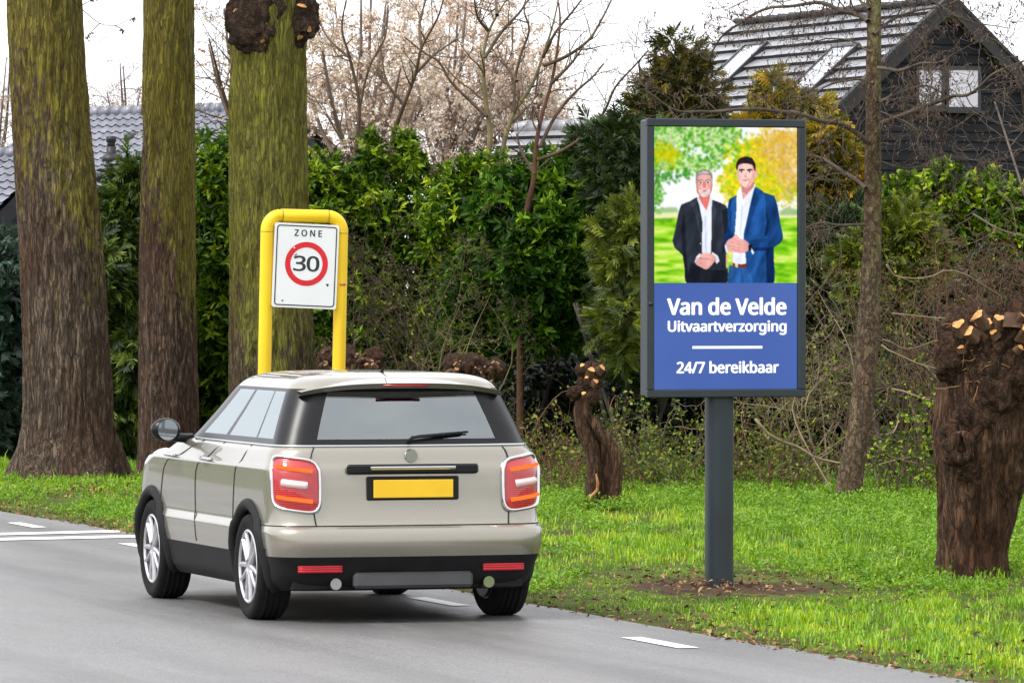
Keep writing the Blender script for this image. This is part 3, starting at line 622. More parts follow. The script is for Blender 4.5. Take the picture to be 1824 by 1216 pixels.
def zone_sign():
    d = 50.0; k = d / F; base = gz(532, 0, d); t = thing('zone_sign', 'yellow tubular portal frame with white ZONE 30 speed sign behind the car', 'traffic sign', base, YAW * .9, ry=math.radians(1.15))
    H = EYE + (520 - 373) * k - .058; ww = (612 - 460) * k / math.cos(YAW) / 2 - .058
    yel, nt, bb = newmat('yellow_coating'); n1 = nd(nt, 'TexNoise', Vector=coords(nt, (9, 9, 1.2)), Scale=2.5, Detail=8.0, Roughness=.7); n2 = nd(nt, 'TexNoise', Vector=coords(nt), Scale=1.5, Detail=3.0)
    yc_ = mixc(nt, ramp(nt, n2.outputs['Fac'], [(.35, (0, 0, 0)), (.7, (1, 1, 1))]), (.86, .57, .004), (.80, .50, .006))
    nt.links.new(mixc(nt, ramp(nt, n1.outputs['Fac'], [(.60, (0, 0, 0)), (.80, (.55,) * 3)]), yc_, (.30, .23, .05)), bb.inputs['Base Color']); nt.links.new(ramp(nt, n1.outputs['Fac'], [(.3, (.36,) * 3), (.7, (.6,) * 3)]), bb.inputs['Roughness'])
    fm = MB(); R = .13; path = [(-ww, 0, -.1), (-ww, 0, .5), (-ww, 0, 1.4), (-ww, 0, H - R)] + [(-ww + R - R * math.cos(a), 0, H - R + R * math.sin(a)) for a in np.linspace(.2, math.pi / 2, 8)]
    path += [(ww - R + R * math.sin(a), 0, H - R + R * math.cos(a)) for a in np.linspace(0, math.pi / 2 - .2, 8)] + [(ww, 0, H - R), (ww, 0, 1.4), (ww, 0, .5), (ww, 0, -.1)]
    tube(fm, path, .059, 22); fr = fm.build('portal_frame', yel, t, rel=False, sharp=60)
    jm = plain('yellow_joint', (.45, .28, .004), .5)     # sleeves where the bends are joined
    for jp in [((x - .006, 0, H), (x + .006, 0, H)) for x in (-ww + R, ww - R)] + [((x, 0, H - R - .02), (x, 0, H - R - .012)) for x in (-ww, ww)]:
        sm = MB(); tube(sm, jp, .0605, 22); sm.build('joint', jm, fr, rel=False)
    bw = (598 - 486) * k / math.cos(YAW); bh = 150 * k; cz = H - .062 - bh / 2 - .008; roll = Matrix.Rotation(math.radians(1.3), 4, 'Y')
    bm = MB(); o_ = rrect(bw, bh, .022); prism(bm, o_, -.075, -.055)
    wht = plain('sign_white', (.78, .79, .80), .35, var=.04, scale=2); bo = bm.build('sign_board', wht, t, rel=False, smooth=False); bo.matrix_local = Matrix.Translation((0, 0, cz)) @ roll
    blk = plain('sign_black', (.018, .018, .022), .4); red = plain('sign_red', (.66, .008, .016), .35, var=.06)
    def sub(name, mb, m): return mb.build(name, m, bo, rel=False, smooth=False)
    a = MB(); ringm(a, rrect(bw - .035, bh - .035, .03), rrect(bw - .055, bh - .055, .022), -.0755); sub('border', a, blk)
    th = np.linspace(0, 2 * math.pi, 64, endpoint=False); c = np.stack([np.cos(th), np.sin(th)], 1); ctr = np.array([.006, .018])
    a = MB(); ringm(a, c * .196 + ctr, c * .147 + ctr, -.0755); sub('red_ring', a, red)
    text_mesh('ZONE', -.115, .137, .262, .322, -.0755, blk, 'lettering', bo, .022, spacing=1.35)
    text_mesh('30', -.115, .125, -.048, .090, -.0755, blk, 'lettering', bo, .014, spacing=.95)
    for (x, z, s_) in ((-.20, -.315, .008), (.205, -.16, .012), (-.10, .092, .007), (-.088, .100, .006)): 
        q = c[::8] * s_ * (1 + .3 * np.sin(th[::8] * 3))[:, None] + [x, z]; a = MB(); prism(a, q[::-1], -.0775, -.0762); sub('scuff', a, blk)
    a = MB(); prism(a, [(-.120, .158), (-.113, .150), (-.100, .158), (-.112, .166)], -.0778, -.0769); sub('scratch', a, wht)
    stk = MB(); box(stk, (ww + .005, -.0605, H - .60), (.055, .004, .022)); stk.build('sticker', plain('sticker_red', (.62, .16, .10), .5, var=.5, scale=40), fr, rel=False)
zone_sign()

# ------------------------------------------------------------------ lit display
def display():
    d = 39.4; k = d / F; base = gz(1281, 0, d); t = thing('advertising_display', 'lit portrait advertising display on a dark grey post showing two men', 'display', base, YAW)
    grey = plain('anthracite_steel', (.020, .029, .035), .42, var=.15, scale=3, bmp=.03, spec=.45)
    pm = MB(); th_ = np.linspace(0, 2 * math.pi, 40, endpoint=False); prof = np.stack([.098 * np.sign(np.cos(th_)) * np.abs(np.cos(th_)) ** .75, .085 * np.sign(np.sin(th_)) * np.abs(np.sin(th_)) ** .75], 1); V_ = np.vstack([np.column_stack([prof, np.full(40, z)]) for z in (-.09, 1.41)]); i_ = np.arange(40); pm.add(V_, np.stack([i_, (i_ + 1) % 40, (i_ + 1) % 40 + 40, i_ + 40], 1)); pm.build('post', grey, t, rel=False, sharp=30)
    gp = MB(); box(gp, (0, 0, -.03), (.30, .26, .07), bev=.01); gp.build('foot_plate', plain('foot_steel', (.03, .03, .03), .6), t, rel=False)
    W_ = 1.178; H_ = 1.945; z0 = 1.344; zc = z0 + H_ / 2; x0 = .012; dep = .155; fw = .055; yF = -.115
    cb = MB(); box(cb, (x0, yF + dep / 2 + .012, zc), (W_ - .01, dep - .02, H_ - .01), bev=.012)
    cab = cb.build('cabinet', grey, t, rel=False, sharp=30)
    fm = MB()
    for (cx, cz, sx, sz) in ((0, H_ / 2 - fw / 2, W_, fw), (0, -H_ / 2 + fw / 2, W_, fw), (-W_ / 2 + fw / 2, 0, fw, H_ - 2 * fw), (W_ / 2 - fw / 2, 0, fw, H_ - 2 * fw)): box(fm, (x0 + cx, yF + .008, zc + cz), (sx, .045, sz), bev=.006)
    frm = fm.build('frame', grey, t, rel=False, sharp=30)
    lk = MB(); tube(lk, [(x0 - W_ / 2 + fw * .5, yF - .02, zc - .32), (x0 - W_ / 2 + fw * .5, yF - .012, zc - .32)], .016, 16); lk.build('lock', bp, frm, rel=False)
    sw, sh = W_ - 2 * fw - .004, H_ - 2 * fw - .004; yS = yF + .016
    sm = MB(); box(sm, (x0, yS + .012, zc), (sw, .02, sh))
    m, nt, b = newmat('screen_blue'); nt.nodes.remove(b); w = nd(nt, 'TexWave', {'bands_direction': 'Z'}, Vector=coords(nt), Scale=60.0); n = nd(nt, 'TexNoise', Vector=coords(nt), Scale=1.2)
    c0 = ramp(nt, math_(nt, 'ADD', math_(nt, 'MULTIPLY', w.outputs['Fac'], .12), math_(nt, 'MULTIPLY', n.outputs['Fac'], .8)), [(.25, lin(72, 99, 172)), (.7, lin(86, 114, 186))])
    e = nt.nodes.new('ShaderNodeEmission'); nt.links.new(c0, e.inputs[0]); e.inputs[1].default_value = EM; nt.links.new(e.outputs[0], nt.nodes['Material Output'].inputs[0])
    scr = sm.build('screen', m, t, rel=False, smooth=False)
    XL, XR, ZT, ZB = x0 - sw / 2, x0 + sw / 2, zc + sh / 2, zc - sh / 2
    X = lambda u: XL + (u - 103) / 609 * sw
    Z = lambda v: ZT - (v - 68) / 1090 * sh
    white = emis('screen_white', (1, 1, 1), 1.25)
    y1 = yS + .0005
    text_mesh('Van de Velde', X(160), X(668), Z(850), Z(776), y1, white, 'lettering', scr, .030)
    text_mesh('Uitvaartverzorging', X(163), X(668), Z(933), Z(872), y1, white, 'lettering', scr, .028)
    text_mesh('24/7 bereikbaar', X(200), X(635), Z(1092), Z(1041), y1, white, 'lettering', scr, .028)
    ln = MB(); box(ln, (X(416), y1 - .0006, Z(984)), (X(565) - X(268), .0012, Z(979) - Z(990))); ln.build('underline', white, scr, rel=False, smooth=False)
    # the picture: flat coloured shapes, each layer a hair in front of the last
    px = lambda q: XL + (q - 57) / (1112 - 57) * sw
    pz = lambda q: ZT - (q - 38) / (1160 - 38) * (ZT - Z(716))
    # painted into a fine grid of coloured points (the picture the screen shows), softly blurred like a photograph
    GW, GH = 300, 318; gx = 57 + (np.arange(GW) + .5) / GW * 1055; gy = 38 + (np.arange(GH) + .5) / GH * 1122; PX, PY = np.meshgrid(gx, gy); IMG = np.ones((GH, GW, 3)) * 250.0
    def blur(A_, r):
        kx = np.exp(-.5 * (np.arange(-3 * math.ceil(r), 3 * math.ceil(r) + 1) / r) ** 2); kx /= kx.sum(); n = len(kx) // 2
        for ax in (0, 1):
            pad = [(0, 0)] * A_.ndim; pad[ax] = (n, n); Bp = np.pad(A_, pad, mode='edge'); A_ = sum(w * np.take(Bp, np.arange(q, q + A_.shape[ax]), axis=ax) for q, w in enumerate(kx))
        return A_
    C_ = {'sky': (250, 252, 255), 'lawn': (158, 222, 44), 'field': (238, 236, 184), 'far': (160, 196, 140), 'g1': (56, 140, 44), 'g2': (104, 184, 40), 'g3': (156, 206, 30), 'y1': (204, 200, 18), 'y2': (240, 222, 40), 'y3': (230, 182, 50), 'y4': (228, 196, 120), 'br': (104, 96, 56),
          'skin': (232, 172, 164), 'skin2': (246, 202, 190), 'red': (224, 116, 108), 'shade': (206, 132, 128), 'hairg': (150, 138, 138), 'hairg2': (196, 184, 184), 'hair': (44, 32, 36), 'beard': (234, 208, 206), 'shirt': (240, 244, 255), 'shirt2': (208, 222, 248),
          'suit': (44, 50, 60), 'suit2': (58, 65, 78), 'suit3': (28, 32, 42), 'blue': (24, 62, 116), 'blue2': (32, 80, 144), 'blue3': (16, 42, 88), 'jean': (42, 92, 156), 'belt': (124, 54, 38), 'dark': (28, 24, 32), 'metal': (226, 214, 190), 'lip': (204, 100, 106), 'p1': (206, 234, 168), 'p2': (248, 238, 150), 'p3': (250, 226, 176), 'g4': (72, 162, 62)}
    FOLD = fbm(np.stack([PX * .022 + PY * .008, PY * .009, PX * 0], -1), 4, 61); FINE = fbm(np.stack([PX * .08, PY * .08, PX * 0], -1), 3, 64); LAWN = fbm(np.stack([PX * .008, PY * .035, PX * 0], -1), 5, 67)
    def mask(pts):
        m = np.zeros((GH, GW), bool); x, z = pts[:, 0], pts[:, 1]; i0, i1 = np.searchsorted(gy, [z.min(), z.max()]); j0, j1 = np.searchsorted(gx, [x.min(), x.max()]); X_, Y_ = PX[i0:i1, j0:j1], PY[i0:i1, j0:j1]; s_ = np.zeros(X_.shape, bool)
        for q in range(len(pts)):
            x1, y1_, x2, y2 = *pts[q - 1], *pts[q]
            if y1_ != y2: s_ ^= ((y1_ > Y_) != (y2 > Y_)) & (X_ < (x2 - x1) * (Y_ - y1_) / (y2 - y1_) + x1)
        m[i0:i1, j0:j1] = s_; return m
    def paintm(m, key, pts):
        col = np.array(C_[key], float); f = np.ones((GH, GW))
        if key[:4] in ('suit', 'blue', 'jean'): f = .62 + .76 * FOLD
        elif key in ('shirt', 'shirt2'): f = .90 + .2 * FOLD
        elif key in ('skin', 'skin2', 'shade', 'red'): f = (.93 + .14 * FINE) * (1.06 - .16 * ((PX - pts[:, 0].mean()) / (np.ptp(pts[:, 0]) / 2 + 1)) ** 2)
        elif key.startswith('hair') or key == 'beard': f = .8 + .4 * FINE
        elif key == 'lawn': f = None
        if f is None:
            t_ = np.clip((LAWN - .3) / .4, 0, 1)[..., None]; c = np.where(t_ < .5, np.array((88, 170, 20)) * (1 - 2 * t_) + np.array((160, 226, 40)) * 2 * t_, np.array((160, 226, 40)) * (2 - 2 * t_) + np.array((226, 240, 130)) * (2 * t_ - 1)); IMG[m] = c[m]
        else: IMG[m] = np.clip(col * f[..., None], 0, 255)[m]
    def poly(pts, key, sm_=0):
        pts = np.array(pts, float)
        if len(pts) > 6 or sm_:
            q = np.vstack([pts[-1], pts, pts[0], pts[1]]); out = []; tn = .5 if sm_ else .22
            for i in range(1, len(q) - 2):
                for u in np.linspace(0, 1, 5, endpoint=False): h1 = 2 * u ** 3 - 3 * u * u + 1; out.append(h1 * q[i] + (u ** 3 - 2 * u * u + u) * tn * (q[i + 1] - q[i - 1]) + (1 - h1) * q[i + 1] + (u ** 3 - u * u) * tn * (q[i + 2] - q[i]))
            pts = np.array(out)
        paintm(mask(pts), key, pts)
    def ell(cx, cy, rx, ry, key, a0=0, a1=360): poly([(cx + rx * math.cos(math.radians(a)), cy + ry * math.sin(math.radians(a))) for a in np.linspace(a0, a1, 28)], key, 1)
    def dots(n, fx, keys, sz):
        r_ = np.random.default_rng(len(keys) + n)
        for key in keys:
            for p in fx(r_, n):
                s_ = r_.uniform(*sz); a = r_.random() * 3.14; dx, dy = PX - p[0], PY - p[1]; i0, i1 = np.searchsorted(gy, [p[1] - s_, p[1] + s_]); j0, j1 = np.searchsorted(gx, [p[0] - s_, p[0] + s_]); dx = PX[i0:i1, j0:j1] - p[0]; dy = PY[i0:i1, j0:j1] - p[1]
                u, v_ = dx * math.cos(a) + dy * math.sin(a), -dx * math.sin(a) + dy * math.cos(a); m = (u / s_) ** 2 + (v_ / (s_ * .6)) ** 2 < 1; IMG[i0:i1, j0:j1][m] = np.array(C_[key]) * r_.uniform(.86, 1.1)
    poly([(57, 38), (1112, 38), (1112, 1160), (57, 1160)], 'sky'); poly([(57, 650), (1112, 640), (1112, 720), (57, 720)], 'field'); poly([(57, 640), (120, 620), (230, 615), (240, 652), (57, 660)], 'far', 0)
    poly([(985, 640), (1040, 610), (1112, 630), (1112, 668), (985, 668)], 'far'); poly([(57, 700), (230, 690), (1112, 690), (1112, 1160), (57, 1160)], 'lawn')
    for q in ([(62, 440), (95, 370), (130, 250), (160, 120), (185, 38), (197, 38), (172, 125), (142, 255), (108, 370), (70, 470)], [(130, 250), (200, 160), (330, 90), (460, 60), (460, 68), (335, 100), (205, 172), (140, 262)], [(70, 400), (75, 200), (66, 200), (62, 400)]): poly(q, 'br')
    blob = lambda cs: (lambda r_, n: np.concatenate([np.column_stack([cx + rx * r_.normal(size=int(n * w)) * .5, cy + ry * r_.normal(size=int(n * w)) * .5]) for cx, cy, rx, ry, w in cs]))
    dots(260, blob([(180, 90, 200, 80, .3), (430, 80, 190, 70, .3), (560, 140, 100, 80, .2), (110, 230, 80, 140, .2)]), ['p1'], (16, 34)); dots(240, blob([(840, 270, 170, 120, .4), (690, 440, 90, 120, .3), (950, 440, 140, 100, .3)]), ['p2'], (16, 34)); dots(220, blob([(1000, 200, 150, 120, 1)]), ['p3'], (14, 30))
    dots(520, blob([(180, 90, 200, 90, .22), (420, 90, 190, 90, .2), (560, 150, 130, 110, .2), (250, 300, 180, 70, .16), (420, 310, 150, 70, .1), (110, 230, 90, 160, .12)]), ['g4', 'g2', 'g1', 'g2', 'p1'], (7, 16))
    dots(120, blob([(110, 230, 80, 90, .6), (190, 250, 70, 60, .4)]), ['g3', 'y1'], (7, 16)); dots(60, blob([(90, 500, 50, 160, 1)]), ['g1', 'g2'], (6, 13)); dots(50, blob([(210, 400, 110, 40, 1)]), ['g1'], (6, 14))
    dots(420, blob([(840, 260, 180, 130, .4), (680, 440, 110, 140, .3), (930, 460, 150, 100, .3)]), ['y1', 'y2', 'y1', 'g3', 'y2'], (8, 20)); dots(300, blob([(980, 200, 170, 130, .6), (1050, 380, 100, 150, .4)]), ['y3', 'y3', 'y4'], (7, 16))
    dots(90, blob([(1000, 100, 150, 50, 1)]), ['y4', 'y3'], (5, 11)); dots(50, blob([(1050, 520, 90, 80, 1)]), ['y2', 'g3', 'y4'], (6, 13))
    IMG = np.clip(IMG, 0, 255); IMG[:] = blur(IMG, 1.5)
    # older man, black jacket
    poly([(375, 545), (325, 572), (262, 598), (240, 660), (216, 780), (198, 855), (213, 905), (275, 965), (285, 1050), (302, 1160), (590, 1160), (602, 1050), (592, 900), (606, 700), (598, 625), (582, 598), (500, 565)], 'suit')
    poly([(280, 640), (262, 780), (272, 960), (285, 1050), (300, 1160), (320, 1160), (300, 1000), (292, 800)], 'suit3'); poly([(560, 640), (575, 800), (560, 960), (590, 900), (606, 700), (592, 620)], 'suit3'); poly([(330, 590), (360, 660), (405, 860), (410, 800), (388, 690), (375, 560)], 'suit2'); poly([(500, 575), (520, 650), (482, 850), (482, 650), (488, 565)], 'suit2')
    poly([(330, 1010), (420, 1060), (600, 1070), (596, 1160), (300, 1160)], 'suit3')
    poly([(378, 552), (392, 600), (415, 720), (412, 860), (416, 952), (478, 945), (481, 650), (488, 575), (474, 548)], 'shirt'); poly([(430, 680), (436, 945), (450, 945), (442, 680)], 'shirt2')
    poly([(388, 520), (398, 575), (446, 640), (462, 580), (474, 520)], 'red'); poly([(378, 548), (390, 545), (440, 640), (420, 640)], 'shirt'); poly([(488, 572), (474, 545), (444, 640), (462, 650)], 'shirt')
    ell(429, 445, 61, 98, 'skin'); poly([(368, 440), (366, 390), (380, 360), (420, 343), (465, 350), (488, 380), (490, 440), (480, 400), (465, 384), (425, 378), (392, 386), (378, 405)], 'hairg'); poly([(385, 372), (425, 352), (468, 364), (462, 378), (425, 370), (392, 382)], 'hairg2')
    poly([(375, 450), (372, 500), (395, 535), (430, 545), (465, 535), (486, 490), (485, 450), (470, 500), (430, 512), (390, 505)], 'shade'); poly([(385, 495), (400, 530), (430, 543), (462, 530), (474, 495), (455, 485), (430, 488), (405, 485)], 'beard', 1); poly([(410, 497), (430, 493), (452, 497), (430, 505)], 'lip'); poly([(424, 430), (418, 475), (442, 475), (434, 430)], 'red')
    for cx in (402, 456): ell(cx, 440, 25, 15, 'shade'); ell(cx, 440, 20, 11, 'skin2'); ell(cx, 439, 7, 5, 'dark'); poly([(cx - 24, 418), (cx + 22, 416), (cx + 22, 423), (cx - 24, 425)], 'hairg')
    poly([(426, 436), (434, 436), (434, 441), (426, 441)], 'shade')
    poly([(358, 1010), (372, 970), (395, 945), (412, 960), (385, 990), (375, 1020)], 'shirt', 0); poly([(488, 935), (528, 962), (542, 1000), (520, 1022), (500, 985), (480, 955)], 'shirt')
    poly([(380, 975), (402, 985), (395, 955), (412, 948), (470, 945), (505, 965), (518, 992), (498, 1012), (470, 1045), (440, 1060), (400, 1042), (365, 1018)], 'skin', 1)
    for a in ((385, 1000, 450, 1012), (395, 1018, 452, 1030), (412, 1036, 450, 1046), (400, 985, 470, 985)): poly([(a[0], a[1]), (a[2], a[3]), (a[2], a[3] + 5), (a[0], a[1] + 4)], 'shade')
    ell(402, 876, 5, 6, 'shirt2')
    # younger man, navy jacket
    poly([(668, 528), (612, 560), (598, 640), (602, 740), (572, 870), (588, 940), (640, 900), (660, 1010), (600, 1160), (940, 1160), (932, 905), (985, 872), (1008, 830), (985, 710), (966, 600), (942, 532), (870, 508), (800, 468)], 'blue')
    poly([(600, 1160), (612, 1030), (740, 1040), (800, 1160)], 'jean'); poly([(690, 1050), (700, 1160), (720, 1160), (705, 1050)], 'blue2'); poly([(632, 930), (640, 1020), (735, 1020), (728, 920)], 'shirt2'); poly([(636, 1014), (735, 1018), (740, 1050), (640, 1046)], 'belt'); poly([(655, 1018), (676, 1019), (676, 1046), (657, 1045)], 'metal')
    poly([(668, 512), (700, 465), (802, 450), (778, 580), (718, 810), (735, 1016), (640, 1010), (652, 810), (664, 640)], 'shirt'); poly([(700, 600), (690, 820), (700, 820), (712, 600)], 'shirt2')
    poly([(700, 440), (702, 520), (712, 560), (740, 530), (792, 470), (796, 420)], 'skin'); poly([(702, 455), (740, 480), (796, 430), (790, 470), (740, 520), (704, 500)], 'shade')
    poly([(668, 512), (700, 468), (712, 560), (690, 548)], 'shirt'); poly([(802, 452), (806, 480), (760, 560), (712, 560), (745, 525)], 'shirt')
    poly([(802, 468), (870, 508), (880, 600), (890, 790), (900, 905), (880, 1160), (800, 1160), (742, 1040), (728, 900), (722, 800), (772, 570)], 'blue2'); poly([(806, 480), (830, 560), (800, 640), (730, 860), (724, 800), (774, 570)], 'blue'); poly([(880, 560), (930, 700), (900, 830), (760, 850), (775, 905), (930, 905), (985, 872), (1008, 830), (985, 710), (966, 600), (930, 530)], 'blue'); poly([(880, 600), (905, 720), (890, 820), (870, 825), (888, 720)], 'blue3'); poly([(940, 900), (770, 905), (775, 930), (880, 925), (890, 1160), (940, 1160)], 'blue3')
    poly([(668, 530), (625, 565), (632, 720), (648, 830), (656, 700), (662, 600)], 'blue2'); poly([(600, 740), (640, 830), (600, 880), (575, 880)], 'blue3')
    ell(735, 365, 67, 104, 'skin2'); ell(806, 372, 14, 32, 'skin'); poly([(775, 300), (800, 340), (798, 400), (770, 452), (735, 468), (752, 440), (776, 390), (780, 340)], 'skin')
    poly([(664, 345), (664, 300), (682, 265), (735, 248), (780, 260), (804, 300), (806, 355), (795, 340), (782, 310), (740, 298), (700, 302), (678, 315), (672, 345)], 'hair', 0)
    for cx, w in ((704, 1), (762, 1)): poly([(cx - 22, 344), (cx, 337), (cx + 22, 342), (cx + 20, 349), (cx - 20, 351)], 'hair'); ell(cx, 358, 13, 6, 'shirt'); ell(cx, 358, 6, 6, 'dark')
    poly([(730, 360), (722, 395), (744, 395), (738, 360)], 'skin'); poly([(724, 393), (744, 393), (740, 400), (728, 400)], 'shade'); poly([(700, 416), (730, 411), (762, 414), (732, 428)], 'lip'); poly([(708, 417), (732, 415), (755, 416), (732, 420)], 'shirt')
    poly([(580, 890), (602, 850), (632, 835), (662, 810), (692, 838), (730, 850), (758, 882), (752, 925), (700, 945), (655, 938), (612, 930), (590, 915)], 'skin', 1)
    for a in ((620, 860, 690, 880), (612, 885, 690, 905), (620, 910, 690, 925), (640, 840, 690, 862)): poly([(a[0], a[1]), (a[2], a[3]), (a[2], a[3] + 6), (a[0], a[1] + 4)], 'shade')
    poly([(578, 890), (588, 885), (606, 935), (590, 945)], 'shirt'); poly([(752, 888), (780, 880), (786, 925), (756, 926)], 'dark'); poly([(775, 905), (796, 940), (786, 956), (772, 930)], 'shirt'); poly([(588, 950), (606, 945), (600, 1055), (590, 1055)], 'y4')
    IMG[:] = np.clip(blur(IMG, .75) * (1 + .05 * (FINE[..., None] - .5)), 0, 255)
    c01 = IMG / 255; LIN = np.where(c01 <= .04045, c01 / 12.92, ((c01 + .055) / 1.055) ** 2.4)
    ex = np.linspace(XL, XR, GW); ez = np.linspace(ZT, Z(716), GH); VX, VZ = np.meshgrid(ex, ez); pic = MB(); i = (np.arange(GH - 1)[:, None] * GW + np.arange(GW - 1)[None]).ravel()
    pic.add(np.stack([VX, np.full_like(VX, y1 - .001), VZ], -1).reshape(-1, 3), np.stack([i, i + GW, i + GW + 1, i + 1], 1))
    pmt, nt, bb = newmat('screen_picture'); nt.nodes.remove(bb); at = nt.nodes.new('ShaderNodeAttribute'); at.attribute_name = 'picture_colour'; e = nt.nodes.new('ShaderNodeEmission'); nt.links.new(at.outputs['Color'], e.inputs[0]); e.inputs[1].default_value = EM * 1.05; nt.links.new(e.outputs[0], nt.nodes['Material Output'].inputs[0])
    po = pic.build('picture', pmt, scr, rel=False, smooth=False); ca = po.data.attributes.new('picture_colour', 'FLOAT_COLOR', 'POINT'); ca.data.foreach_set('color', np.concatenate([LIN.reshape(-1, 3), np.ones((GW * GH, 1))], 1).astype(np.float32).ravel())
display()

# ------------------------------------------------------------------ car (local axes: x right, y forward, z up; origin on the road under the rear axle)
def pchip(x, y, q):
    x, y = np.array(x, float), np.array(y, float); h = np.diff(x); dl = np.diff(y) / h; d = np.zeros(len(x))
    for i in range(1, len(x) - 1):
        if dl[i - 1] * dl[i] > 0: w1 = 2 * h[i] + h[i - 1]; w2 = h[i] + 2 * h[i - 1]; d[i] = (w1 + w2) / (w1 / dl[i - 1] + w2 / dl[i])
    d[0] = dl[0]; d[-1] = dl[-1]; q = np.asarray(q, float); k = np.clip(np.searchsorted(x, q) - 1, 0, len(x) - 2); t = (q - x[k]) / h[k]
    return (2 * t ** 3 - 3 * t ** 2 + 1) * y[k] + (t ** 3 - 2 * t ** 2 + t) * h[k] * d[k] + (-2 * t ** 3 + 3 * t ** 2) * y[k + 1] + (t ** 3 - t ** 2) * h[k] * d[k + 1]
def car():
    ct = G(472, 1103); org = ct + NR * .775; T = thing('compact_car', 'silver-beige compact car with black glass band, red tail lights and yellow plate', 'car', (org[0], org[1], .006), YAW)
    WB, WR = 2.60, .335
    Zk = [.20, .26, .36, .44, .50, .585, .615, .66, .75, .88, .965, 1.00, 1.085, 1.11]
    HW = [.800, .845, .868, .885, .893, .897, .884, .884, .886, .889, .891, .877, .848, .825]
    YR = [-.56, -.66, -.72, -.765, -.782, -.772, -.728, -.712, -.700, -.692, -.684, -.668, -.640, -.612]
    YF = [3.22, 3.30, 3.345, 3.365, 3.37, 3.37, 3.365, 3.36, 3.34, 3.28, 3.10, 2.75, 2.35, 2.10]
    ZG = [1.11, 1.16, 1.22, 1.30, 1.38, 1.435, 1.475, 1.51, 1.54, 1.560, 1.568]
    HG = [.822, .803, .782, .752, .720, .697, .675, .640, .57, .44, .20]
    YRG = [-.605, -.578, -.552, -.515, -.476, -.448, -.425, -.390, -.31, -.12, .35]
    YFG = [2.08, 1.96, 1.83, 1.67, 1.52, 1.42, 1.35, 1.27, 1.17, 1.05, .8]
    NRr, NC, NS, NCf, NF = 12, 9, 44, 8, 8
    def ring(hw, yr, yf, rr, rf):
        """half outline, rear centre -> right side -> front centre"""
        p = []
        for i in range(NRr): p.append(((hw - rr) * i / NRr, yr - .0))
        for i in range(NC): a = math.pi / 2 * i / NC; p.append((hw - rr + rr * math.sin(a), yr + rr - rr * math.cos(a)))
        for i in range(NS): p.append((hw, yr + rr + (yf - rf - yr - rr) * i / NS))
        for i in range(NCf): a = math.pi / 2 * i / NCf; p.append((hw - rf * .62 + rf * .62 * math.cos(a), yf - rf + rf * math.sin(a)))
        for i in range(NF + 1): p.append(((hw - rf * .62) * (1 - i / NF), yf))
        p = np.array(p); w = p[:, 0] / hw
        p[:, 1] += np.where(p[:, 1] < .6, .055 * w ** 2 * np.clip((.6 - p[:, 1]) / 1.2, 0, 1), 0)      # slight bow of the tail
        return p
    def full(z, h): 
        q = np.vstack([h, (h[1:-1] * [-1, 1])[::-1]]); return np.column_stack([q, np.full(len(q), z)])
    def low(z): return ring(pchip(Zk, HW, z), pchip(Zk, YR, z), pchip(Zk, YF, z), .20, .55)
    def gls(z): return ring(float(pchip(ZG, HG, z)), float(pchip(ZG, YRG, z)), float(pchip(ZG, YFG, z)), min(.17, float(pchip(ZG, HG, z)) * .7), min(.45, float(pchip(ZG, HG, z)) * .6))
    paint_, nt, b = newmat('car_paint_silver_beige'); n = nd(nt, 'TexNoise', Vector=coords(nt), Scale=900.0, Detail=1.0)
    nt.links.new(ramp(nt, n.outputs['Fac'], [(.3, (.265, .245, .20)), (.7, (.36, .335, .275))]), b.inputs['Base Color']); b.inputs['Metallic'].default_value = .6; b.inputs['Roughness'].default_value = .34; b.inputs['Coat Weight'].default_value = .9; b.inputs['Coat Roughness'].default_value = .03
    dn = nd(nt, 'TexNoise', Vector=coords(nt), Scale=2.5, Detail=6.0); nt.links.new(ramp(nt, dn.outputs['Fac'], [(.35, (.24,) * 3), (.75, (.29,) * 3)]), b.inputs['Roughness'])
    gloss = plain('gloss_black', (.006, .006, .007), .30, var=.05, spec=.3); clad = plain('black_plastic_cladding', (.010, .010, .011), .7, var=.3, scale=8, bmp=.1, spec=.25)
    chrome = plain('chrome', (.58, .59, .60), .12, 1.0, var=.03); seam = plain('panel_gap', (.012, .012, .012), .8)
    def lattice(fun, zs): 
        R = [full(z, fun(z)) for z in zs]; return np.array(R)
    def quads(n, m, mask=None):
        i = np.arange(n - 1)[:, None]; j = np.arange(m)[None]; k = (j + 1) % m; q = np.stack([i * m + j, i * m + k, (i + 1) * m + k, (i + 1) * m + j], -1)
        return q.reshape(-1, 4) if mask is None else q[mask]
    def arches(Vx):
        V = Vx.reshape(-1, 3)
        for yc in (0, WB):
            dd = np.hypot(V[:, 1] - yc, V[:, 2] - WR); ins = (dd < .395) & (np.abs(V[:, 0]) > .55); V[ins, 0] *= .66
        return V
    zs = np.concatenate([np.linspace(.42, .60, 9), np.linspace(.61, .66, 4)[0:], np.linspace(.68, 1.11, 40)])
    Lw = lattice(low, zs); mb = MB(); mb.add(arches(Lw.copy()), quads(len(zs), Lw.shape[1])); body = mb.build('body', paint_, T, rel=False, sharp=38)
    zc = np.linspace(.20, .42, 9); Lc = lattice(low, zc); mb = MB(); mb.add(arches(Lc.copy()), [quads(len(zc), Lc.shape[1])]); 
    box(mb, (0, 1.3, .24), (1.5, 3.8, .05)); mb.build('sill_cladding', clad, T, rel=False, sharp=38)
    # cabin: black glass band with pillars, panes, roof
    zg = np.concatenate([np.linspace(1.11, 1.15, 2), np.linspace(1.18, 1.42, 9), np.linspace(1.445, 1.465, 2), np.linspace(1.49, 1.568, 10)]); Lg = lattice(gls, zg); nz, npz = Lg.shape[:2]
    Vg = Lg.reshape(-1, 3); half = NRr + NC + NS + NCf + NF
